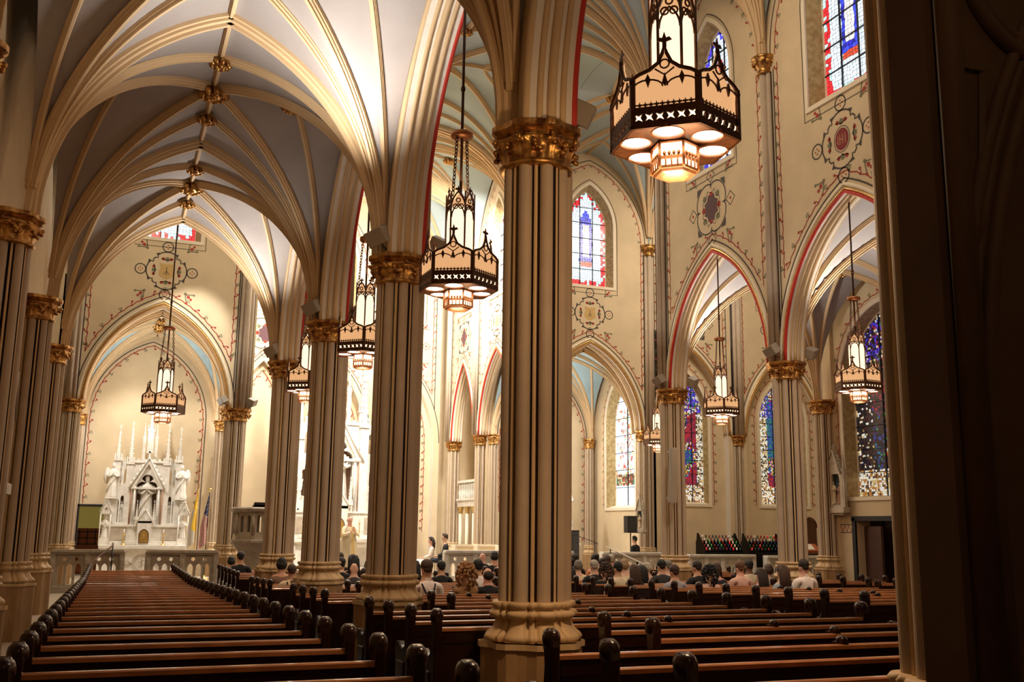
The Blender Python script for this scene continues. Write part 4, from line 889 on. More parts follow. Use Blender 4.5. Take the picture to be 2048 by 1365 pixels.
seated(21, 2.30, 1.34, 'woman with dark updo and peach dress', 'cl_peach', 'hair_dark', 'bun', 3, True)
seated(18, 2.055, 1.25, 'woman with short brown curls in dark dress', 'cl_black', 'hair_brown', 'curly', 0, True)
seated(17, 2.03, 1.31, 'dark-haired man in pale shirt beside long-haired woman', 'cl_cream', 'hair_black', 'short', 0)
seated(24, 2.612, 1.36, 'white-haired guest near the stair handrail', 'cl_charcoal', 'hair_white', 'short', 1)
seated(23, 2.50, 1.36, 'brown-haired man in front of the handrail', 'cl_brown', 'hair_brown', 'short', 1)
seated(17, 2.105, 1.25, 'woman with long wavy brown hair and black dress', 'cl_black', 'hair_brown', 'long', 1, True)
seated(20, 2.332, 1.34, 'blonde woman beyond the long-haired woman', 'cl_cream', 'hair_blonde', 'bob', 1, True)
seated(18, 2.236, 1.23, 'woman with long straight black hair', 'cl_black', 'hair_black', 'long', 0, True)
seated(20, 2.46, 1.27, 'white-blonde woman with bare shoulder', 'cl_peach', 'hair_white', 'bob', 1, True)
seated(18, 2.34, 1.35, 'dark-haired man in charcoal shirt right of the white-blonde woman', 'cl_charcoal', 'hair_black', 'short', 0)
seated(19, 2.476, 1.33, 'grey-brown haired man in pale shirt behind the charcoal-shirted one', 'cl_cream', 'hair_grey', 'short', 1)
seated(15, 2.103, 1.27, 'brown-haired man in blue-grey shirt, nearest on the right block', 'cl_blue', 'hair_brown', 'short', 0)
seated(17, 2.423, 1.33, 'dark-haired man in black jacket below the marble rail', 'cl_black', 'hair_dark', 'short', 0, extras=('jacket',))
seated(15, 2.265, 1.23, 'guest with large black curly hair', 'cl_pink', 'hair_black', 'curly', 0, True)
seated(17, 2.521, 1.29, 'brown-haired guest in dark sequined dress', 'cl_navy', 'hair_brown', 'bob', 3, True)
seated(16, 2.528, 1.33, 'red-brown haired man in pale pink shirt', 'cl_pink', 'hair_red', 'short', 3)
seated(18, 2.811, 1.35, 'dark-skinned man in pale shirt looking sideways', 'cl_cream', 'hair_black', 'short', 2)
seated(15, 2.511, 1.20, 'girl with long dark hair and peach top', 'cl_peach', 'hair_dark', 'long', 3, True)
seated(17, 2.797, 1.26, 'woman with short wavy brown hair and pale blue floral dress', 'cl_floral', 'hair_brown', 'bob', 1, True)
seated(14, 2.490, 1.28, 'woman with long brown hair and white floral dress', 'cl_floral', 'hair_brown', 'long', 1, True)
seated(14, 2.597, 1.38, 'man in bright white shirt, farthest right of the guests', 'cl_white', 'hair_dark', 'short', 3, extras=('collar',))
# bride and groom, priest, server
def stool(x, y, label):
    t = thing('stool', (x, y, GZ), label, 'stool'); mb = MB(); mb.box((0, 0, .43), (.42, .42, .06), 'cl_cream'); mb.build('seat', t, .01)
    for a, b_ in ((-1, -1), (1, -1), (-1, 1), (1, 1)): mb = MB(); mb.box((a*.17, b_*.17, .20), (.045, .045, .40), 'frame_white'); mb.build('leg', t)
gx, gy = 2.205*S, 6.86*S
GZ = -.05
stool(gx, gy, 'cream padded stool under the groom'); stool(gx-.36, gy+.34, 'cream padded stool under the bride')
gr = person((gx, gy, GZ-.05), 'groom in dark suit with black tie, seated sideways beside the bride', 'cl_black', 'cl_navy', 'hair_brown', 'short', 1, False, 'sit', 'lap', radians(75), 1.03, None, ('tie', 'jacket', 'collar'))
br = person((gx-.36, gy+.34, GZ-.07), 'bride with long dark hair in pale dress, seated beside the groom', 'cl_dress', 'cl_dress', 'hair_dark', 'long', 3, True, 'sit', 'lap', radians(75), .96)
mb = MB(); mb.loft([[Vector((rr*.9*cos(a), .28+rr*1.15*sin(a), z)) for a in [2*pi*i/24 for i in range(24)]] for rr, z in ((.17, .60), (.23, .55), (.27, .40), (.30, .2), (.33, .03))], 'cl_dress', True); mb.build('wedding_skirt', br)
def robe(mb, m, z0, z1, r0, r1, fold=.02, n=48, sx=1.15, stripe=None):
    rings = []
    for i in range(9):
        t = i/8; z = z1+(z0-z1)*t; r = r1+(r0-r1)*(t**.7)
        rings.append([Vector(((r+fold*t*sin(11*a)+fold*.5*t*sin(5*a+1))*sx*cos(a), (r+fold*t*sin(11*a))*.88*sin(a), z)) for a in [2*pi*j/n for j in range(n)]])
    mb.loft(rings, m, True, mats=[(stripe if stripe and (j in (11, 12, 13, 35, 36, 37)) else m) for j in range(n)])
pr_ = person((1.557*S, 7.05*S, SANC+.22), 'balding priest in long cream vestments standing with hands joined, smiling', 'cl_cream', None, 'hair_grey', 'bald', 3, False, 'stand', 'chest', radians(200), 1.02)
mb = MB(); robe(mb, 'cl_robe', .03, 1.42, .36, .12, .022, stripe='cl_gold'); mb.build('chasuble', pr_)
person((3.55*S, 6.55*S, SANC-.15), 'dark-haired altar server in black suit standing behind the marble rail', 'cl_black', 'cl_black', 'hair_black', 'short', 0, False, 'stand', 'down', radians(30), .93, None, ('collar', 'jacket'))

# ---------------------------------------------------------------- statues, altars
def statue(parent, loc, h, m='marble', name='statue', staff=False, rz=pi):
    """robed marble figure, one mesh"""
    mb = MB(); k = h/1.75; o = Vector(loc); n = 28; R = Matrix.Rotation(rz, 3, 'Z')
    P = lambda x, y, z: o+(R @ Vector((x, y, z)))*k
    prof_ = [(.30, .0, .25), (.29, .05, .24), (.25, .35, .21), (.22, .7, .19), (.20, .95, .17), (.22, 1.15, .17), (.25, 1.32, .16), (.20, 1.43, .13), (.08, 1.48, .07), (.06, 1.53, .06)]
    mb.loft([[P((rx+.018*sin(9*a)*(1 if z < 1 else .3))*cos(a), (ry+.018*sin(9*a)*(1 if z < 1 else .3))*sin(a), z) for a in [2*pi*j/n for j in range(n)]] for rx, z, ry in prof_], m, True)
    mb.loft([[P(rx*cos(a), ry*sin(a)+.01, z) for a in [2*pi*j/14 for j in range(14)]] for rx, z, ry in ((.05, 1.50, .05), (.075, 1.56, .085), (.085, 1.64, .10), (.085, 1.71, .10), (.05, 1.78, .06), (.01, 1.80, .01))], m, True)
    mb.ell(P(0, .10, 1.64), (.015*k, .02*k, .025*k), m, 6, 4)
    for s in (-1, 1):
        mb.tube([P(s*.22, 0, 1.36), P(s*.30, .05, 1.12), P(s*.16, .20, 1.08), P(s*.04, .24, 1.20)], [.075*k, .07*k, .055*k, .03*k], m, 8); mb.ell(P(s*.03, .25, 1.23), (.03*k, .03*k, .05*k), m, 6, 5)
    mb.tube([P(-.26, .1, 1.25), P(-.05, .21, .95), P(.2, .2, .55), (P(.27, .1, .25))], .035*k, m, 6)
    if staff: mb.tube([P(.33, .1, 0), P(.33, .1, 1.75)], .015*k, m, 6)
    mb.box(P(0, 0, -.04), (.6*k, .5*k, .10*k), m)
    return mb.build(name, parent)
def pinnacle(parent, x, y, z0, zs, z1, w, m='marble', name='pinnacle', cr=True):
    mb = MB(); mb.box((x, y, (z0+zs)/2), (w, w, zs-z0), m)
    for s in (-1, 1):
        for q in (-1, 1): mb.box((x+s*w*.42, y+q*w*.42, (z0+zs)/2), (w*.22, w*.22, zs-z0), m)
    mb.box((x, y, zs), (w*1.35, w*1.35, w*.25), m)
    for a in range(4):
        R = Matrix.Rotation(a*pi/2, 3, 'Z'); T = lambda u, v, w_=0: Vector((x, y, zs+w*.1))+R @ Vector((u, -w*.5-w_, v)); mb.slab([(-w*.5, 0), (w*.5, 0), (0, w*1.1)], [], 0, w*.12, T, m)
    mb.box((x, y, (zs+z1)/2), (w*.75, w*.75, z1-zs), m, taper=.10)
    n = max(3, int((z1-zs)/(w*.8)))
    if cr:
        for i in range(1, n):
            t = i/n; r = w*.375*(1-.9*t); z = zs+(z1-zs)*t
            for a in range(4): th = a*pi/2+pi/4; mb.ell((x+(r*1.3+.3*w*.3)*cos(th), y+(r*1.3+.3*w*.3)*sin(th), z), (w*.13, w*.13, w*.11), m, 5, 4)
    mb.ell((x, y, z1), (w*.18, w*.18, w*.14), m, 6, 4); mb.box((x, y, z1+w*.35), (w*.12, w*.12, w*.7), m); mb.box((x, y, z1+w*.42), (w*.5, w*.12, w*.12), m)
    return mb.build(name, parent)
def gable(parent, x, y, z, w, h, m='marble', hole=True, name='gable', thick=.12):
    mb = MB(); T = lambda u, v, w_=0: Vector((x+u, y+w_, z+v))
    hs = [circ((0, h*.36), w*.14, 12)] if hole == 1 else ([[(-w*.36, h*.06), (w*.36, h*.06), (0, h*.80)]] if hole == 2 else [])
    mb.slab([(-w/2, 0), (w/2, 0), (0, h)], hs, 0, thick, T, m)
    for s in (-1, 1):
        for i in range(1, 7): t = i/7; mb.ell(T(s*w/2*(1-t)+s*.02, h*t+.02, thick/2), (w*.05, w*.05, w*.06), m, 5, 4)
    mb.tube([T(-w/2, 0, -.01), T(0, h, -.01), T(w/2, 0, -.01)], w*.035, m, 5); mb.box(T(0, h+w*.12, thick/2), (w*.05, w*.05, w*.3), m); mb.box(T(0, h+w*.16, thick/2), (w*.2, w*.05, w*.05), m)
    return mb.build(name, parent)
def trefoil(x, z0, zs, hw):
    r = hw*.62; pts = [(x-hw, z0), (x-hw, zs)]
    for c, a0, a1 in (((x-hw*.45, zs+.1*hw), pi, .35*pi), ((x, zs+hw*.85), .95*pi, .05*pi), ((x+hw*.45, zs+.1*hw), .65*pi, 0)):
        pts += [(c[0]+r*.92*cos(a0+(a1-a0)*i/7), c[1]+r*.92*sin(a0+(a1-a0)*i/7)) for i in range(8)]
    return pts+[(x+hw, zs), (x+hw, z0)]
def lancet(x, z0, z1, hw): return [(x-hw, z0)]+arch(x-hw, x+hw, z1-hw*1.7, hw*1.7, 5)+[(x+hw, z0)]
def altar(loc, k, label, full=False):
    """gothic altar: table, retable, central niche, wings; front faces -Y; k scales the reredos"""
    t = thing('marble_altar', loc, label, 'altar'); w = 2.45*(1.0 if not full else 2.0)
    T = lambda u, v, w_=0: Vector((u, w_, v))
    d = -.55; mb = MB(); mb.box((0, d+.30, .98), (w+.12, .78, .11), 'marble'); mb.box((0, d+.30, .90), (w+.02, .70, .05), 'marble'); mb.build('altar_slab', t, .008)
    mb = MB(); mb.box((0, d+.34, .44), (w*.92, .56, .88), 'marble'); tw = w*.5
    for x in (-w*.46, w*.46): mb.box((x, d+.32, .44), (.34, .62, .86), 'marble')
    mb.box((0, d+.3, .05), (w+.04, .72, .12), 'marble')
    for x in (-w*.35, w*.35):
        mb.box((x, d+.02, .44), (.22, .05, .80), 'marble')
    mb.build('altar_table', t, .006)
    mb = MB()                                                     # relief on the front
    y = d+.045; Ty = lambda u, v, w_=0: Vector((u, y-w_, v)); mb.ribbon(circ((0, .47), .27, 28), .03, Ty, 'marble_old', .006, True); mb.ribbon(circ((0, .47), .21, 24), .02, Ty, 'marble_old', .006, True)
    for s in (-1, 1):
        for q in range(3): mb.ribbon([(s*(.30+.0*q), .47+.0*q), (s*(.40+.06*q), .55-.12*q), (s*(.52+.05*q), .5-.1*q+.05), (s*(.47+.04*q), .42)], .022, Ty, 'marble_old', .006)
    mb.ribbon([(-.08, .36), (.06, .44), (-.06, .52), (.08, .58)], .03, Ty, 'marble_old', .007); mb.ribbon([(0, .33), (0, .62)], .02, Ty, 'marble_old', .007)
    for x in (-w*.35, w*.35):
        mb.ribbon(lancet(x, .12, .70, .07), .02, lambda u, v, w_=0: Vector((u, d-.008-w_, v)), 'marble_old', .0, True); mb.poly(circ((x, .45), .045, 4), lambda u, v, w_=0: Vector((u, d-.01-w_, v)), 'niche_dark')
    mb.build('relief', t)
    # gradine
    g0, g1 = 1.04, 1.04+.58*k; mb = MB(); gw = w*.96; mb.box((0, d+.62, (g0+g1)/2), (gw, .5, g1-g0), 'marble'); mb.box((0, d+.58, g0+.06), (gw+.05, .6, .12), 'marble'); mb.box((0, d+.6, g1), (gw+.06, .56, .07), 'marble')
    for x in (-gw*.33, gw*.33): mb.box((x, d+.36, (g0+g1)/2+.02), (gw*.22, .03, (g1-g0)*.62), 'marble_old')
    mb.build('gradine', t, .006)
    # tabernacle
    mb = MB(); cw = .40*k; mb.box((0, d+.36, g0+.36*k), (cw, .34, .72*k), 'marble'); mb.build('tabernacle', t)
    mb = MB(); yy = d+.18; a_ = [(-cw*.33, g0+.06)]+arch(-cw*.33, cw*.33, g0+.30*k, .17*k, 6)+[(cw*.33, g0+.06)]; Tt = lambda u, v, w_=0: Vector((u, yy-w_, v)); mb.slab(a_, [], 0, .02, Tt, 'brass'); mb.ribbon(a_, .03, lambda u, v, w_=0: Tt(u, v, .022), 'bronze', 0, True)
    mb.ell((0, yy-.03, g0+.26*k), (.02, .01, .06), 'gold_plain', 8, 5); mb.box((0, yy-.03, g0+.24*k), (.07, .01, .015), 'gold_plain'); mb.build('tabernacle_door', t)
    gable(t, 0, d+.19, g0+.66*k, cw*1.25, .42*k, thick=.2)
    for x in (-cw*.62, cw*.62): pinnacle(t, x, d+.3, g1-.02, g0+.75*k, g0+1.3*k, .09*k)
    # central niche tower
    zb = g1; nz = 1.95*k; W_ = 1.08*k; hwn = .30*k; Tn = lambda u, v, w_=0: Vector((u, d+.55+w_, v)); mb = MB()
    mb.slab([(-W_/2, zb-.05), (W_/2, zb-.05), (W_/2, zb+nz), (-W_/2, zb+nz)], [trefoil(0, zb+.06, zb+1.15*k, hwn)], 0, .38, Tn, 'marble'); mb.build('niche_tower', t)
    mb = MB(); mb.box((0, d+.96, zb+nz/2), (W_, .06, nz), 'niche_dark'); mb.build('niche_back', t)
    statue(t, (0, d+.70, zb+.14*k), 1.38*k)
    for x in (-W_*.42, W_*.42, -W_*.33, W_*.33): mb = MB(); mb.tube([(x, d+.50, zb), (x, d+.50, zb+1.12*k)], .028*k, 'niche_dark' if abs(x) > W_*.4 else 'marble', 8); mb.ell((x, d+.5, zb+1.15*k), (.055*k, .055*k, .06*k), 'marble', 8, 5); mb.build('colonette', t)
    gable(t, 0, d+.46, zb+1.12*k, W_*.98, .98*k, thick=.12, hole=2)
    for x in (-W_*.5, W_*.5): pinnacle(t, x, d+.62, zb, zb+1.9*k, zb+3.1*k, .18*k)
    mb = MB()
    for i in range(7): mb.box((-W_/2+W_*(i+.5)/7, d+.6, zb+nz+.05), (W_/14, .06, .13*k), 'marble')
    mb.box((0, d+.68, zb+nz+.02), (W_*1.05, .36, .07*k), 'marble'); mb.build('cresting', t)
    # upper open lantern with tall spire
    for x in (-.18*k, .18*k): pinnacle(t, x, d+.7, zb+nz, zb+nz+.75*k, zb+nz+1.2*k, .08*k)
    pinnacle(t, 0, d+.72, zb+nz+.3*k, zb+nz+1.0*k, zb+nz+(2.1*k if full else 1.6*k), .17*k)
    # wings
    for s in (-1, 1):
        x0 = s*W_/2; x1 = s*(w*.44); xm = (x0+x1)/2; ww = abs(x1-x0); Tw = lambda u, v, w_=0: Vector((xm+s*u, d+.62+w_, v)); hz_ = zb+1.28*k
        hs = [lancet(-ww*.19, zb+.1, zb+.92*k, ww*.085), lancet(ww*.07, zb+.1, zb+.80*k, ww*.085)]
        mb = MB(); mb.slab([(-ww/2, zb-.02), (ww/2, zb-.02), (ww/2, zb+.88*k), (ww*.05, hz_-.1*k), (-ww/2, hz_+.1*k)], hs, 0, .22, Tw, 'marble'); mb.build('wing', t)
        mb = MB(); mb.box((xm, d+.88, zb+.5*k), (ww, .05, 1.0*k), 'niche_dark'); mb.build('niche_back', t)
        for q in (-.19, .07): statue(t, (xm+s*ww*q, d+.76, zb+.12), .62*k)
        # pierced upper screen with battlements
        mb = MB(); sx = xm-s*ww*.12; Tq = lambda u, v, w_=0: Vector((sx+u, d+.7+w_, v)); uw = ww*.30
        mb.slab([(-uw, zb+1.05*k), (uw, zb+1.05*k), (uw, zb+1.95*k), (-uw, zb+1.95*k)], [lancet(-uw*.45, zb+1.2*k, zb+1.75*k, uw*.24), lancet(uw*.45, zb+1.2*k, zb+1.75*k, uw*.24)], 0, .12, Tq, 'marble')
        for i in range(4): mb.box(Tq(-uw+uw*2*(i+.5)/4, zb+2.02*k, .06), (uw*.25, .12, .14*k), 'marble')
        mb.build('pierced_screen', t)
        xo = s*w*.455; pinnacle(t, xo*.83, d+.7, zb, zb+2.0*k, zb+3.0*k, .17*k); pinnacle(t, xo, d+.66, g0, zb+.75*k, zb+1.3*k, .17*k)
        statue(t, (xo*.93, d+.62, zb+.86*k), 1.02*k, name='angel_statue'); mb = MB()
        for q in (-1, 1): mb.ell((xo*.93+q*.17*k, d+.74, zb+1.52*k), (.10*k, .04*k, .26*k), 'marble', 8, 6)
        mb.build('angel_wings', t)
        # lower canopied statue beside the gradine
        xs = s*(w*.47); mb = MB(); mb.box((xs, d+.42, g0+.08), (.30*k, .30, .22), 'marble'); mb.build('plinth', t); statue(t, (xs, d+.40, g0+.22), .62*k)
        for q in (-1, 1): mb = MB(); mb.tube([(xs+q*.14*k, d+.28, g0), (xs+q*.14*k, d+.28, g0+.95*k)], .02*k, 'marble', 6); mb.build('colonette', t)
        gable(t, xs, d+.26, g0+.92*k, .36*k, .42*k, thick=.24)
    return t
A1 = altar((.212*S, 7.42*S, SANC-.02), 1.02, 'white marble gothic side altar with robed statue, in the left chapel')
A2 = altar((1.745*S, 8.40*S, SANC+.15), 1.75, 'brightly lit white high altar with tall crocketed spires, seen between the columns', True)
for x in (-1.5, -2.1, 1.5, 2.1): pinnacle(A2, x, .25, 2.0, 4.6+.4*(2.1-abs(x)), 7.0+1.5*(2.1-abs(x)), .24)
for x in (-.9, .9): pinnacle(A2, x, .2, 4.5, 6.0, 8.2, .26)
t = thing('chapel_statue', (3.30*S, 7.40*S, SANC), 'white marble shrine with tall statue in the right chapel, right of the nearest column', 'statue')
mb = MB(); mb.box((0, 0, .55), (1.5, .7, 1.1), 'marble'); mb.box((0, 0, 1.14), (1.65, .8, .1), 'marble'); mb.build('altar_table', t, .01); statue(t, (.28, 0, 1.5), 1.9, rz=pi*.95); statue(t, (-.45, 0, 1.35), 1.2)
mb = MB(); mb.box((.28, 0, 1.3), (.6, .5, .35), 'marble'); mb.box((-.45, 0, 1.25), (.5, .5, .2), 'marble'); mb.build('pedestal', t); pinnacle(t, .62, .1, 1.15, 1.9, 2.5, .12); pinnacle(t, -.8, .1, 1.15, 2.2, 3.0, .14)
# freestanding altar table in the sanctuary
t = thing('altar_table', (1.80*S, 7.6*S, SANC+.22), 'low white marble table with carved arches behind the priest', 'altar')
mb = MB(); mb.box((0, 0, .98), (2.6, .9, .12), 'marble'); mb.box((0, 0, .83), (2.45, .8, .18), 'marble'); mb.build('slab', t, .01)
for x in (-1.05, -.35, .35, 1.05): mb = MB(); mb.tube([(x, -.3, .05), (x, -.3, .74)], .06, 'marble', 10); mb.tube([(x, .3, .05), (x, .3, .74)], .06, 'marble', 10); mb.build('colonette', t)
mb = MB(); mb.box((0, 0, .04), (2.6, .9, .08), 'marble'); mb.box((0, .1, .4), (1.6, .4, .7), 'marble'); mb.build('base', t)
# candlesticks on the side altar and the high altar
def candlestick(loc, h, label, grp):
    t = thing('candlestick', loc, label, 'candlestick', grp); mb = MB(); mb.lathe((0, 0, 0), [(.07, 0), (.07, .015), (.03, .04), (.018, .08), (.03, h*.35), (.015, h*.4), (.014, h*.7), (.03, h*.75), (.045, h*.8), (.01, h*.8)], 'brass', 10); mb.build('stem', t)
    mb = MB(); mb.lathe((0, 0, h*.8), [(.014, 0), (.014, h*.35), (.002, h*.36)], 'cl_white', 8); mb.build('candle', t); return t
for s, l in ((-1, 'left'), (1, 'right')): candlestick((.212*S+s*.58, 7.42*S-.42, SANC-.02+1.035), .42, 'brass candlestick with white candle on the %s side of the left chapel altar' % l, 'side altar candlesticks')
for i, x in enumerate((-1.9, -1.35, -.8, .8, 1.35, 1.9)): candlestick((1.745*S+x, 8.40*S-.42, SANC+.15+1.035), .8, 'tall gilt candlestick on the high altar, %s from the left' % ORD[i].replace('frontmost', 'first'), 'high altar candlesticks')
# flags
def flag(loc, label, kind, h=2.0):
    t = thing('flag', loc, label, 'flag'); mb = MB(); mb.tube([(0, 0, 0), (0, 0, h)], .014, 'brass' if kind == 'v' else 'walnut', 8); mb.build('pole', t)
    mb = MB(); mb.lathe((0, 0, 0), [(.16, 0), (.16, .03), (.06, .06), (.03, .12)], 'brass', 12); mb.build('stand', t)
    mb = MB(); mb.ell((0, 0, h+.02), (.025, .025, .03), 'brass', 8, 5); mb.box((0, 0, h+.09), (.015, .015, .12), 'brass'); mb.box((0, 0, h+.10), (.08, .015, .015), 'brass') if kind == 'v' else mb.ell((.02, 0, h+.1), (.07, .02, .02), 'brass', 8, 5); mb.build('finial', t)
    nu, nv = 22, 44; vs = []; H = 1.5
    for j in range(nv+1):
        v = j/nv; z = h-.05-H*v*(1)
        for i in range(nu+1):
            u = i/nu; wd = .03+.20*min(1, v*1.6)*(1+.25*v); x = -wd*u*(1.0 if kind == 'v' else .9)+.02; y = .045*sin(u*9+v*2)*(.4+v)
            vs.append((x, y-.03, z-(.12*u*v)-.15*u*(v**2)))
    me = bpy.data.meshes.new('cloth'); fs = [(j*(nu+1)+i, j*(nu+1)+i+1, (j+1)*(nu+1)+i+1, (j+1)*(nu+1)+i) for j in range(nv) for i in range(nu)]; me.from_pydata(vs, [], fs)
    ms = ['flag_yellow', 'flag_white'] if kind == 'v' else ['flag_blue', 'flag_white', 'flag_red']
    for m_ in ms: me.materials.append(M[m_])
    for p in me.polygons:
        j, i = divmod(p.index, nu); p.use_smooth = True; v, u = j/nv, i/nu
        if kind == 'v': p.material_index = 0 if (u < .55 or v < .3) and v < .82-.25*u else 1
        else:
            if v < .46-.1*u: p.material_index = 1 if (j % 4 == 1 and (i+j//4*2) % 4 == 1) else 0
            else: p.material_index = 2 if int((u*1.0+v*.55)*11) % 2 else 1
    o = bpy.data.objects.new('cloth', me); COL.objects.link(o); o.parent = t; return t
flag((.536*S, 7.2*S, SANC), 'yellow and white flag hanging on a pole right of the left chapel altar', 'v', 2.72)
flag((.61*S, 7.2*S, SANC), 'furled red, white and blue striped flag with stars beside the yellow flag', 'u', 2.68)
# marble communion rails
def rail(xa, xb, y, z0, z1, label, m='marble_old', rz=0, npan=None):
    t = thing('communion_rail', (xa, y, z0), label, 'balustrade', None, rz); L = abs(xb-xa); H = z1-z0; T = lambda u, v, w=0: Vector((u, w, v))
    mb = MB(); mb.box((L/2, 0, H-.04), (L+.08, .30, .08), m); mb.box((L/2, 0, H-.10), (L+.02, .24, .05), m); mb.build('coping', t, .008)
    mb = MB(); mb.box((L/2, 0, .09), (L, .26, .18), m); mb.build('base', t, .008)
    n = npan or max(1, int(L/.62)); w = L/n; hs = []
    for i in range(n):
        c = w*(i+.5)
        if i % 2 == 0 or n < 3:
            for q in (-.17, 0, .17): hs.append(lancet(c+q*w*1.45, .22, H*.68, w*.085))
            for q in (-.12, .12): hs.append(circ((c+q*w*1.45, H*.78), w*.062, 8))
        else:
            for q in (-1, 1):
                hs.append(circ((c+q*w*.2, H*.70), w*.10, 9)); hs.append(circ((c+q*w*.16, H*.42), w*.12, 9))
            hs.append(circ((c, H*.56), w*.06, 6)); hs.append(circ((c, H*.30), w*.07, 6))
    mb = MB(); mb.slab([(0, .16), (L, .16), (L, H-.1), (0, H-.1)], hs, -.05, .05, T, m); mb.build('tracery_panel', t)
    for i in range(n+1): mb = MB(); mb.box((w*i, 0, H/2), (.14, .22, H-.1), m); mb.box((w*i, -.115, H/2), (.08, .02, H*.55), m); mb.build('pier', t, .005)
    return t
ry = 6.30*S
rail(-.29*S, .075*S, ry, SANC-.13, .79, 'long carved marble rail at the far left, before the dark doorway')
rail(.215*S, .595*S, ry, SANC-.13, .79, 'carved marble rail right of the gap before the left chapel altar')
rail(2.03*S, 2.42*S, ry, SANC-.13, .82, 'white marble rail beside the groom, left of the nearest column', 'marble')
rail(2.44*S, 2.92*S, ry, SANC-.13, .81, 'white marble rail just right of the nearest column, below the music stand', 'marble')
rail(3.16*S, 3.64*S, ry, SANC-.13, .79, 'marble rail with tracery in front of the altar server', 'marble')
rail(3.83*S, 4.37*S, ry-.1, SANC-.25, .73, 'marble rail below the left candle rack', 'marble')
rail(4.49*S, 4.95*S, ry-.1, SANC-.25, .70, 'marble rail behind the right arcade column, near the book stand', 'marble')
for (xa, ya, xb, yb, lab) in ((.02*S, ry-.2, -.10*S, ry-1.5, 'thin dark metal handrail sloping down beside the left pews'), (3.20*S, ry-.2, 3.34*S, ry-1.2, 'pale metal stair handrail in front of the altar server')):
    t = thing('handrail', (xa, ya, 0), lab, 'handrail'); mb = MB(); mb.tube([(0, .3, .95), (0, 0, .9), (xb-xa, yb-ya, .45), (xb-xa, yb-ya-.1, .38)], .022, 'marble_old' if xa > 5 else 'bronze', 8); mb.build('bar', t)
    for q, zz in ((0, .9), (1, .45)): mb = MB(); mb.tube([((xb-xa)*q, (yb-ya)*q, -.5), ((xb-xa)*q, (yb-ya)*q, zz)], .018, 'black_metal', 8); mb.build('post', t)
# pulpit
t = thing('pulpit', (.86*S, 6.42*S, 0), 'raised carved marble pulpit with arcaded sides, beside the crossing pier', 'pulpit'); m_ = 'marble_old'
def octr(r, z, n=8): return [Vector((r*cos(2*pi*(j+.5)/n), r*sin(2*pi*(j+.5)/n), z)) for j in range(n)]
mb = MB(); mb.loft([octr(.45, -.5), octr(.45, .55), octr(.80, .95), octr(.86, 1.0), octr(.86, 1.06), octr(.78, 1.08)], m_); mb.build('pedestal', t)
mb = MB(); mb.loft([octr(.76, 1.06), octr(.76, 1.25)], m_); mb.loft([octr(.80, 1.82), octr(.86, 1.86), octr(.88, 1.93), octr(.84, 1.97), octr(.60, 1.97), octr(.60, 1.82)], m_); mb.build('parapet', t)
for j in range(8):
    a = 2*pi*(j+.5)/8; mb = MB(); mb.tube([(.73*cos(a), .73*sin(a), 1.2), (.73*cos(a), .73*sin(a), 1.84)], .06, m_, 8); mb.build('colonette', t)
    b0 = 2*pi*j/8; R = Matrix.Rotation(b0, 3, 'Z'); Tp = lambda u, v, w=0: R @ Vector((.68-w, u, v)); mb = MB(); mb.slab([(-.28, 1.2), (.28, 1.2), (.28, 1.84), (-.28, 1.84)], [lancet(-.12, 1.28, 1.76, .06), lancet(.12, 1.28, 1.76, .06)], 0, .06, Tp, m_); mb.build('panel', t)
mb = MB(); mb.box((.1, -.2, 2.03), (.7, .45, .07), 'walnut', Matrix.Rotation(radians(-12), 3, 'X')); mb.build('book_rest', t)
# presider bench panels (white) right of the groom, plus chancel balcony and colonnade
t = thing('sedilia', (2.40*S, 7.3*S, SANC), 'pale panelled clergy bench behind the rail, right of the groom', 'bench'); mb = MB(); mb.box((.8, 0, .78), (1.62, .06, .55), 'cl_cream'); mb.box((.8, 0, 1.08), (1.70, .12, .07), 'frame_white'); mb.build('backrest', t)
mb = MB(); mb.box((.8, -.25, .45), (1.6, .5, .07), 'frame_white'); mb.build('seat', t)
for q in range(3): mb = MB(); mb.box((q*.8, -.22, .55), (.07, .5, 1.1), 'frame_white'); mb.build('arm_panel', t)
t = thing('choir_balcony', (2.80*S, 8.1*S, 0), 'white marble balcony on gilded columns in the narrow arch beside the chancel', 'balcony'); z1 = .395*S+CZ; z0_ = .235*S+CZ
mb = MB(); mb.box((.25, 0, z0_-.12), (.5, 2.7, .25), 'marble'); mb.box((.25, 0, z0_+.03), (.62, 2.75, .07), 'marble'); mb.build('floor_slab', t)
mb = MB(); mb.box((.06, 0, z1), (.16, 2.7, .10), 'marble'); mb.build('handrail', t)
for q in range(13): mb = MB(); mb.lathe((.06, -1.25+q*.21, z0_+.05), [(.045, 0), (.03, .1), (.05, .25), (.03, .45), (.045, z1-z0_-.1)], 'marble', 8); mb.build('baluster', t)
for q in (-1.2, -.4, .4, 1.2): mb = MB(); mb.tube([(.1, q, SANC), (.1, q, z0_-.5)], .07, 'frame_white', 10); mb.lathe((.1, q, z0_-.5), [(.08, 0), (.09, .1), (.13, .22), (.13, .26)], 'gold_plain', 10); mb.build('column', t)

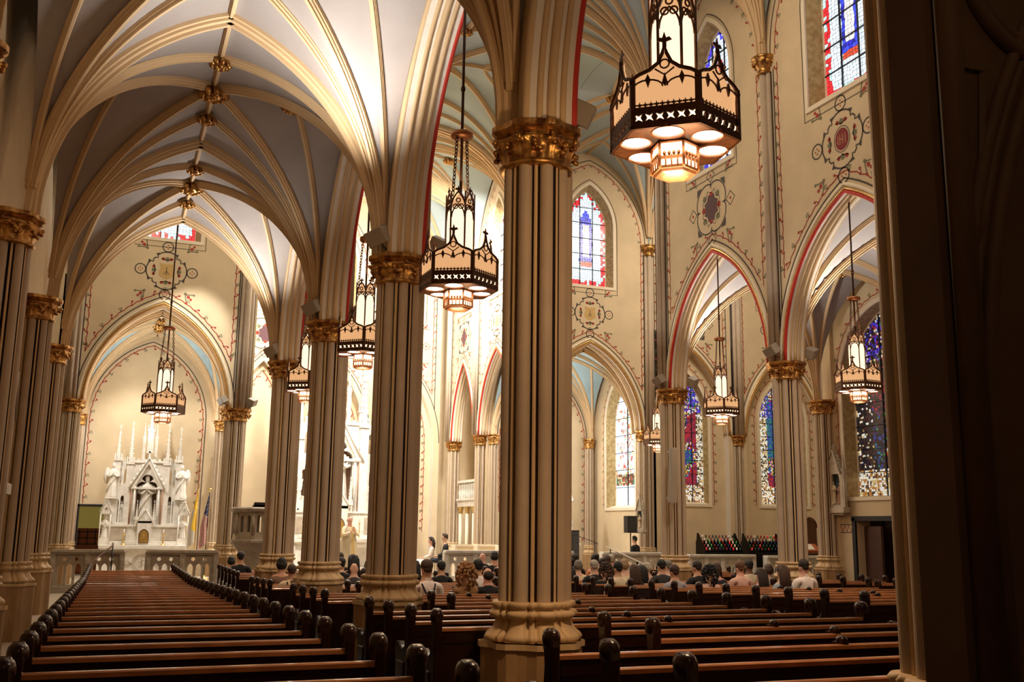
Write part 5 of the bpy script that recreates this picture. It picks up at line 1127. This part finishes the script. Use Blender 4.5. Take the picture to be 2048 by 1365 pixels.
# ---------------------------------------------------------------- votive candle racks
def vcandle():
    r = bpy.data.objects.new('votive_candle', None); COL.objects.link(r); mb = MB(); mb.lathe((0, 0, 0), [(.022, 0), (.026, .01), (.028, .085), (.024, .085), (.022, .012)], 'vred', 8); mb.build('glass_cup', r)
    mb = MB(); mb.lathe((0, 0, .01), [(.018, 0), (.018, .055), (.001, .056)], 'cl_white', 8); mb.build('wax', r); mb = MB(); mb.lathe((0, 0, .066), [(.002, 0), (.007, .012), (.001, .03)], 'flame', 6); mb.build('flame', r); return r
vc = vcandle(); first = True
def rack(x, w, label, which, diag):
    global first
    y = 6.50*S; z = SANC-.1; t = thing('candle_rack', (x, y, z), label, 'candle rack'); H = 1.30
    mb = MB(); mb.slab([(-.30, .55), (.30, .55), (.30, 1.15), (.22, 1.72), (.14, 1.72), (-.30, 1.12)], [], 0, .02, lambda u, v, w_=0: Vector((w_, u, v)), 'black_metal'); mb.slab([(-.30, .55), (.30, .55), (.30, 1.15), (.22, 1.72), (.14, 1.72), (-.30, 1.12)], [], w-.02, w, lambda u, v, w_=0: Vector((w_, u, v)), 'black_metal'); mb.box((w/2, -.29, .86), (w, .02, .46), 'black_metal'); mb.box((w/2, .29, 1.0), (w, .02, .9), 'black_metal'); mb.build('body', t)
    for i in range(5): mb = MB(); mb.box((w/2, -.24+.11*i, 1.14+.105*i), (w-.04, .11, .012), 'black_metal'); mb.build('shelf', t)
    for a in (0.03, w-.03):
        for b_ in (-.27, .27): mb = MB(); mb.box((a, b_, .3), (.04, .04, .62), 'black_metal'); mb.build('leg', t)
    cols = ['vred', 'cl_white', 'vgreen', 'vred', 'vblue', 'vgreen', 'vred', 'vblue']; n = int(w/.13); rnd = random.Random(which)
    for i in range(5):
        for j in range(n):
            c = cols[(j) % 8] if diag else rnd.choice(cols); lit = rnd.random() < .25
            if lit and c in ('vred', 'vgreen'): c += '_lit'
            r = vc if first else dup(vc); first = False
            r.location = (x+.08+j*(w-.16)/(n-1), y-.24+.11*i, z+1.148+.105*i)
            nm = {'vred': 'unlit red', 'vgreen': 'unlit green', 'vblue': 'dark blue', 'cl_white': 'white', 'vred_lit': 'lit red', 'vgreen_lit': 'lit green'}[c]
            tag(r, '%s votive candle, %s rack, %s shelf from the bottom, %s from its left' % (nm, 'left' if which == 1 else 'right', ['first', 'second', 'third', 'fourth', 'fifth'][i], ORD[j].replace('frontmost', 'first')), 'candle', 'votive candles on the %s rack' % ('left' if which == 1 else 'right'))
            cup = [c_ for c_ in r.children if c_.name.startswith('glass')][0]; cup.material_slots[0].link = 'OBJECT'; cup.material_slots[0].material = M[c]
            for c_ in list(r.children):
                if c_.name.startswith('flame') and not lit: bpy.data.objects.remove(c_)
# the prototype must keep its flame until all copies exist
src = vc
vc = dup(src); vc_src = vc; first = False
rack(4.07*S, 1.50, 'black votive candle rack on the left, red, green and blue glasses in diagonal rows', 1, True)
rack(4.45*S+.08, 1.40, 'black votive candle rack on the right, behind the marble rail gap', 2, False)
for r_ in (vc, src):
    for c_ in list(r_.children): bpy.data.objects.remove(c_)
    bpy.data.objects.remove(r_)

# ---------------------------------------------------------------- carved niches (stations) and other fittings
def station(loc, rz, label, k=1):
    t = thing('carved_niche', loc, label, 'wall niche', None, rz); t.scale = (k, k, k); T = lambda u, v, w=0: Vector((u, w, v)); mb = MB()
    mb.slab([(-.33, .12), (.33, .12), (.33, 1.05), (0, 1.55), (-.33, 1.05)], [lancet(0, .2, 1.15, .22)], -.14, 0, T, 'marble_old'); mb.box((0, -.08, .06), (.78, .22, .14), 'marble_old'); mb.box((0, -.06, -.03), (.6, .14, .08), 'marble_old'); mb.build('surround', t)
    for x in (-.35, .35): pinnacle(t, x, -.1, .12, 1.05, 1.5, .07, 'marble_old')
    gable(t, 0, -.15, .98, .6, .62, 'marble_old', thick=.08)
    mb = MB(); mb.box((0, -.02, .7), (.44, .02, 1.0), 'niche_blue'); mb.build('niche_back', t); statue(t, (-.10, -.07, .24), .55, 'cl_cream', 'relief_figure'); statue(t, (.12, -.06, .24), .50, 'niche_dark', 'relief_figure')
station((3.80*S, 4.615*S, .075*S+CZ+.18), -pi/2, 'pointed marble niche with small robed figures on the right wall, beside the dark door')
station((3.66*S, 6.64*S, -.01*S+CZ), -pi/2, 'pointed niche with blue back beside the bright tall window, above the black speaker', .72)
for q, Y in enumerate((2.19, 3.19, 4.19)): station((-.32*S, Y*S, .08*S+CZ), pi/2, 'shadowed carved niche on the dark left wall, %s from the camera' % ['first', 'second', 'third'][q])
def speaker(x, y, ztop, h, w, label, stand=True):
    t = thing('loudspeaker', (x, y, SANC-.1), label, 'loudspeaker'); zt = ztop-(SANC-.1); mb = MB(); mb.box((0, 0, zt-h/2), (w, .3, h), 'black'); mb.build('cabinet', t, .01); mb = MB(); mb.box((0, -.155, zt-h/2), (w*.86, .01, h*.9), 'cl_charcoal'); mb.build('grille', t)
    mb = MB(); mb.tube([(0, 0, 0), (0, 0, zt-h)], .02, 'black_metal', 8); mb.build('pole', t)
    for a in (0, 2.1, 4.2): mb = MB(); mb.tube([(0, 0, .35), (.35*cos(a), .35*sin(a), .01)], .012, 'black_metal', 6); mb.build('leg', t)
speaker(3.53*S, 6.58*S, 1.95, .56, .36, 'black loudspeaker on a stand above the altar server')
t = thing('column_speaker', (3.385*S+.01, 7.25*S, SANC), 'tall black floor speaker right of the white shrine', 'loudspeaker'); mb = MB(); mb.box((0, 0, 1.1), (.30, .3, 1.1), 'black'); mb.box((0, 0, .28), (.34, .34, .56), 'black'); mb.build('cabinet', t, .01); mb = MB(); mb.box((0, -.155, 1.1), (.25, .01, 1.0), 'cl_charcoal'); mb.build('grille', t)
for X, Y, dx, dy, z0s, lab in ((.775, 4.62, .22, -.2, .09, 'long thin beige line speaker on the farthest left column'), (2.70, 4.60, -.10, -.22, .10, 'long thin beige line speaker on the column left of the candle racks')):
    t = thing('line_speaker', (X*S+dx*.6, Y*S+dy, z0s*S+CZ+.2), lab, 'loudspeaker'); mb = MB(); mb.box((0, 0, .65), (.16, .16, 1.3), 'box_grey'); mb.build('cabinet', t, .01); mb = MB(); mb.box((-.05, .12, .1), (.03, .14, .05), 'box_grey'); mb.box((-.05, .12, 1.2), (.03, .14, .05), 'box_grey'); mb.build('bracket', t)
    t.rotation_euler = (radians(4), radians(5 if X < 1 else 0), 0)
# music stand + microphone
t = thing('music_stand', (2.86*S, 6.45*S, SANC), 'black music stand with sheet music right of the nearest column', 'music stand'); mb = MB(); mb.box((0, 0, 1.30), (.5, .03, .34), 'black', Matrix.Rotation(radians(-20), 3, 'X')); mb.build('desk', t); mb = MB(); mb.box((.06, -.03, 1.34), (.22, .01, .28), 'paper', Matrix.Rotation(radians(-20), 3, 'X')); mb.build('sheet_music', t); mb = MB(); mb.tube([(0, 0, 0), (0, 0, 1.25)], .014, 'black_metal', 6)
for a in (0, 2.1, 4.2): mb.tube([(0, 0, .2), (.28*cos(a), .28*sin(a), .01)], .01, 'black_metal', 6)
mb.build('stand', t)
t = thing('microphone_stand', (3.0*S, 6.1*S, -.45), 'black boom microphone stand behind the front rows', 'microphone stand'); mb = MB(); mb.tube([(0, 0, 0), (0, 0, 1.55)], .012, 'black_metal', 6); mb.build('pole', t); mb = MB(); mb.tube([(.12, 0, 1.50), (0, 0, 1.55), (-.75, .1, 1.82)], .009, 'black_metal', 6); mb.build('boom', t); mb = MB(); mb.ell((-.77, .1, 1.83), (.03, .03, .03), 'black', 8, 5); mb.build('microphone', t); mb = MB(); mb.lathe((0, 0, 0), [(.14, 0), (.14, .02), (.02, .04)], 'black_metal', 12); mb.build('base', t)
# book stand with open paper, dark memorial board behind it
t = thing('book_stand', (4.985*S, 6.33*S+.35, SANC-.2), 'reddish wooden book stand with a white page beside the right column', 'lectern'); mb = MB(); mb.box((0, 0, 1.35), (.62, .40, .05), 'orange_wood', Matrix.Rotation(radians(38), 3, 'X')); mb.build('desk', t, .006); mb = MB(); mb.box((-.05, -.02, 1.385), (.30, .30, .01), 'paper', Matrix.Rotation(radians(38), 3, 'X')); mb.build('open_page', t)
mb = MB(); mb.box((0, .05, 1.02), (.56, .36, .38), 'orange_wood'); mb.build('box', t, .006); mb = MB(); mb.box((0, -.14, 1.06), (.46, .02, .2), 'black'); mb.build('opening', t); mb = MB(); mb.box((0, .05, .42), (.2, .2, .84), 'orange_wood'); mb.build('post', t)  # flat black panel put in for the shade within the box opening
t = thing('memorial_board', (5.23*S, 6.74*S-.05, .35), 'dark arched memorial board on the wall behind the book stand', 'board'); mb = MB(); T = lambda u, v, w=0: Vector((u, -w, v)); mb.slab([(-.3, 0), (.3, 0), (.3, 1.3)]+[(-x, z) for x, z in arch(-.3, .3, 1.3, .35, 8)][1:-1]+[(-.3, 1.3)], [], 0, .05, T, 'bronze'); mb.build('board', t); mb = MB(); mb.tube([T(x, z, .06) for x, z in arch(-.32, .32, 1.3, .38, 8)], .025, 'bronze', 6); mb.build('carved_frame', t)
# sound/flood boxes on the capitals
BOXN = 0
def fbox(X, Y, z, az, lab, roll=25):
    t = thing('floodlight', (X*S, Y*S, z*S+CZ), lab, 'floodlight', None, az); mb = MB(); mb.box((.05, 0, .10), (.21, .27, .21), 'box_grey', Matrix.Rotation(radians(roll), 3, 'Y') @ Matrix.Rotation(radians(20), 3, 'X')); mb.build('housing', t, .012)
    mb = MB(); mb.tube([(-.13, 0, 0), (-.05, 0, .05), (.02, 0, .1)], .018, 'box_grey', 6); mb.build('bracket', t); mb = MB(); mb.tube([(-.13, .02, -.02), (-.05, .08, -.05), (.04, .05, .02)], .006, 'black', 5); mb.build('cable', t)
nm_ = ['dark pier', 'nearest big column', 'second column', 'third column', 'farthest free column']
for i in (1, 2, 3, 4):
    fbox(.80 if i > 1 else .778, Ys[i]-.03, .775, -.35, 'grey box floodlight on the nave side of the %s capital' % nm_[i])
    if i > 1: fbox(.635, Ys[i]-.045, .775, pi+.9, 'grey box floodlight on the aisle side of the %s capital' % nm_[i])
for i in (3, 4):
    fbox(2.69, Ys[i]-.03, .775, pi+.3, 'grey box floodlight on the nave side of the right arcade capital, %s one' % ('near' if i == 3 else 'far')); fbox(2.865, Ys[i]-.05, .775, -.9, 'grey box floodlight on the aisle side of the right arcade capital, %s one' % ('near' if i == 3 else 'far'))
fbox(.79, 6.70, .775, -.5, 'grey box floodlight right of the crossing pier capital'); fbox(.62, 6.70, .775, pi+.5, 'grey box floodlight left of the crossing pier capital')

# ---------------------------------------------------------------- hexagonal gothic lanterns
def hexp(r, z, a0=0): return [Vector((r*cos(pi/3*j+a0), r*sin(pi/3*j+a0), z)) for j in range(6)]
def fleur(mb, T, u, v, s, m='bronze'):
    mb.slab([(u-s*.12, v), (u+s*.12, v), (u+s*.12, v+s*.35), (u+s*.45, v+s*.45), (u+s*.3, v+s*.65), (u+s*.12, v+s*.6), (u, v+s), (u-s*.12, v+s*.6), (u-s*.3, v+s*.65), (u-s*.45, v+s*.45), (u-s*.12, v+s*.35)], [], 0, .008, T, m)
def make_lantern():
    """origin at the bottom of the pendant; body radius .43"""
    r = bpy.data.objects.new('hanging_lantern', None); COL.objects.link(r); r.empty_display_size = .1
    R = .435; zb, zt = .21, .56
    mb = MB(); mb.loft([hexp(R-.035, zb+.13), hexp(R-.035, zt)], 'glass_amber', cap=False); mb.build('glass_panels', r)
    # bottom plate with six round downlights
    hs = [circ((.27*cos(pi/3*j+pi/6), .27*sin(pi/3*j+pi/6)), .098, 20) for j in range(6)]+[circ((0, 0), .13, 12)]
    mb = MB(); mb.slab([(p.x, p.y) for p in hexp(R, 0)], hs, zb, zb+.025, lambda u, v, w=0: Vector((u, v, w)), 'bronze'); mb.build('bottom_plate', r)
    for j in range(6):
        c = (.27*cos(pi/3*j+pi/6), .27*sin(pi/3*j+pi/6), zb+.02); mb = MB(); mb.lathe(c, [(.098, 0), (.085, -.012), (.002, -.018)], 'glass_disc', 20); mb.build('downlight', r)
        mb = MB(); mb.lathe(c, [(.098, -.022), (.108, -.024), (.108, .0), (.098, .0)], 'copper', 20, True, False); mb.build('downlight_rim', r)
    fr = MB()
    for j in range(6):
        a = pi/3*j; p, q = Vector((R*cos(a), R*sin(a), 0)), Vector((R*cos(a+pi/3), R*sin(a+pi/3), 0)); e = (q-p); L = e.length; e.normalize(); nrm = Vector((cos(a+pi/6), sin(a+pi/6), 0)); T = (lambda p, e, nrm: (lambda u, v, w=0: p+e*u+Vector((0, 0, v))+nrm*(w-.02)))(p, e, nrm)
        hs = []
        for i in range(6):
            cx = L*(i+.5)/6*.94+L*.03; cy = zb+.075; s_ = .026
            hs.append([(cx+s_*(1.5 if k % 2 else .5)*cos(pi/4*k+0), cy+s_*(1.5 if k % 2 else .5)*sin(pi/4*k)) for k in range(8)])
        fr.slab([(0, zb), (L, zb), (L, zb+.145), (0, zb+.145)], hs, 0, .015, T, 'bronze'); fr.slab([(0.01, zb+.01), (L-.01, zb+.01), (L-.01, zb+.14), (.01, zb+.14)], [], -.012, -.008, T, 'glass_low')
        for i in range(12): fleur(fr, T, L*(i+.5)/12, zb+.14, .045)
        fr.slab([(0, zb), (.028, zb), (.028, zt), (0, zt)], [], 0, .02, T, 'bronze'); fr.slab([(L-.028, zb), (L, zb), (L, zt), (L-.028, zt)], [], 0, .02, T, 'bronze')
        top = [(0, zt-.04), (.02, zt+.0), (L*.12, zt+.02), (L*.28, zt+.045), (L*.40, zt+.085), (L*.47, zt+.15), (L*.5, zt+.21)]; top = top+[(L-u, v) for u, v in reversed(top[:-1])]
        fr.tube([T(u, v, .01) for u, v in top], .013, 'bronze', 6); fleur(fr, T, L*.5, zt+.19, .11)
        gl = top; fr.slab([(0.01, zb+.15)]+gl+[(L-.01, zb+.15)], [], -.014, -.010, T, 'glass_amber')
        for c, rr in ((L*.25, L*.22), (L*.75, L*.22)): fr.tube([T(c+rr*cos(t_), zt-.075+rr*.55*sin(t_), .012) for t_ in [pi*i/8 for i in range(9)]], .006, 'bronze', 5)
        for c in (L*.25, L*.5, L*.75): fr.slab([(c-.018, zt-.02-.03*(c == L*.5)), (c, zt-.075), (c+.018, zt-.02-.03*(c == L*.5)), (c, zt+.02)], [], 0, .012, T, 'bronze')
        fr.tube([T(L*.36, zt+.045, .012), T(L*.5, zt+.0, .012), T(L*.64, zt+.045, .012)], .006, 'bronze', 5); fr.tube([T(L*.5+.03*cos(t_), zt+.075+.03*sin(t_), .012) for t_ in [2*pi*i/10 for i in range(11)]], .006, 'bronze', 5, False)
    fr.build('bronze_frame', r)
    # central tower
    R2 = .155; z1, z2 = zb+.1, 1.13; mb = MB(); mb.loft([hexp(R2-.012, z1), hexp(R2-.012, z2)], 'glass_tower', cap=False); mb.build('tower_glass', r)
    tw = MB()
    for j in range(6):
        a = pi/3*j; p, q = Vector((R2*cos(a), R2*sin(a), 0)), Vector((R2*cos(a+pi/3), R2*sin(a+pi/3), 0)); e = (q-p); L = e.length; e.normalize(); nrm = Vector((cos(a+pi/6), sin(a+pi/6), 0)); T = (lambda p, e, nrm: (lambda u, v, w=0: p+e*u+Vector((0, 0, v))+nrm*(w-.004)))(p, e, nrm)
        tw.tube([p+Vector((0, 0, z1)), p+Vector((0, 0, 1.30))], .011, 'bronze', 6)
        A = arch(0, L, z2-.02, .19, 8); tw.tube([T(u, v, 0) for u, v in A], .010, 'bronze', 6); A2_ = arch(L*.05, L*.95, z2-.12, .15, 8); tw.tube([T(u, v, 0) for u, v in A2_], .008, 'bronze', 5)
        for cx in (.3, .7): tw.tube([T(L*cx+L*.17*cos(t_), z2+.0+L*.17*sin(t_), 0) for t_ in [2*pi*i/10 for i in range(11)]], .007, 'bronze', 5, False)
        tw.tube([T(L*.5+L*.15*cos(t_), z2+.07+L*.15*sin(t_), 0) for t_ in [2*pi*i/10 for i in range(11)]], .007, 'bronze', 5, False); fleur(tw, T, L*.5, z2+.15, .09)
        tw.slab(arch(.01, L-.01, z2-.02, .17, 8), [], -.02, -.016, T, 'glass_amber')
    tw.build('tower_frame', r)
    # lower pendant
    R3 = .155; mb = MB(); mb.loft([hexp(R3-.012, .035), hexp(R3-.012, zb)], 'glass_low', cap=False); mb.build('pendant_glass', r)
    pd = MB(); pd.loft([hexp(R3+.01, zb+.01), hexp(R3+.01, zb-.012), hexp(R3-.01, zb-.012)], 'copper')
    for zz in (.035, .10): pd.loft([hexp(R3, zz+.01), hexp(R3, zz-.01), hexp(R3-.015, zz-.01), hexp(R3-.015, zz+.01)], 'copper', cap=False)
    for j in range(6):
        a = pi/3*j; p = Vector((R3*cos(a), R3*sin(a), 0)); pd.tube([p+Vector((0, 0, .03)), p+Vector((0, 0, zb))], .010, 'copper', 6); q = Vector((R3*cos(a+pi/3), R3*sin(a+pi/3), 0)); e = (q-p)
        for c in (.25, .5, .75): pd.tube([p+e*c+Vector((0, 0, .035)), p+e*c+Vector((0, 0, .115))], .005, 'copper', 5)
        for c in (.2, .4, .6, .8): pd.ell(p+e*c+Vector((0, 0, .125)), (.012, .012, .016), 'copper', 5, 4)
    pd.loft([hexp(R3, .03), hexp(R3*.85, .01), hexp(R3*.6, .0)], 'bronze'); pd.build('pendant_frame', r)
    # chains and suspension ring
    zr = 1.98
    for s in (-1, 1):
        ch = MB()
        for j in range(16):
            t_ = (j+.5)/16; z = 1.27+(zr-1.27)*t_; x = s*(.13-.05*t_); n8 = [Vector((x+(.016*cos(a) if j % 2 else 0), (0 if j % 2 else .016*cos(a)), z+.030*sin(a))) for a in [2*pi*i/10 for i in range(11)]]
            ch.tube(n8, .006, 'bronze', 5, False)
        ch.build('chain', r)
    mb = MB(); mb.lathe((0, 0, zr), [(.03, .05), (.12, .04), (.125, .0), (.115, -.02), (.02, -.025)], 'copper', 16); mb.build('suspension_ring', r)
    return r
lan = make_lantern(); used = False
def place_lantern(X, Y, zbot, ztop, label, rz, sc_=1.0, power=44):
    global used
    r = lan if not used else dup(lan); used = True; r.location = (X*S, Y*S, zbot*S+CZ); r.rotation_euler = (0, 0, rz); r.scale = (sc_,)*3
    tag(r, label, 'hanging lamp', 'hexagonal gothic lanterns'); mb = MB(); mb.tube([(0, 0, 1.1), (0, 0, (ztop*S+CZ-r.location.z)/sc_)], .016, 'bronze', 8); mb.lathe((0, 0, (ztop*S+CZ-r.location.z)/sc_*.62), [(.016, -.03), (.026, -.02), (.026, .02), (.016, .03)], 'bronze', 8); mb.build('hanging_rod', r)
    l = r.location; lamp('lantern_light', 'SPOT', (l.x, l.y, l.z-.05), power*1.5, WARM, .15, (l.x, l.y, 0), 118, .8); lamp('lantern_glow', 'POINT', (l.x, l.y, l.z-.14), power*.5, WARM, .12); lamp('lantern_uplight', 'POINT', (l.x, l.y, l.z+1.45*sc_), power*.08, (1, .7, .42), .12)
place_lantern(.7125, 1.185, .4985, 1.39, 'largest and nearest hexagonal lantern, upper right of the nearest column', .36, 1.0, 120)
place_lantern(.7125, 2.165, .4985, 1.39, 'glowing hexagonal lantern directly left of the nearest column', .55)
place_lantern(.7125, 3.13, .4985, 1.39, 'glowing hexagonal lantern left of the second column', .3)
place_lantern(.7125, 4.16, .505, 1.39, 'small lantern glimpsed between the third and fourth left columns', .45)
place_lantern(2.7785, 3.225, .5205, 1.39, 'lantern at the right against the large stained window, beside the dark pier', .12)
place_lantern(2.7785, 4.22, .522, 1.39, 'lantern hanging in the right arch, before the purple-topped window', .1)
for Y_, l_ in ((1.2, 'added unseen lantern of the right row farthest back, behind the dark pier'), (2.2, 'second added unseen lantern from the back in the right row, behind the dark pier')): place_lantern(2.7785, Y_, .52, 1.39, l_, .2, 1.0, 150)  # unseen lanterns continuing the row, added to light the middle of the nave
place_lantern(.196, 5.25, .491, 2.6, 'lantern hanging before the left side chapel', .08, 1.12)
place_lantern(3.18, 5.55, .487, 2.6, 'distant lantern half hidden by the right arcade column', .45)
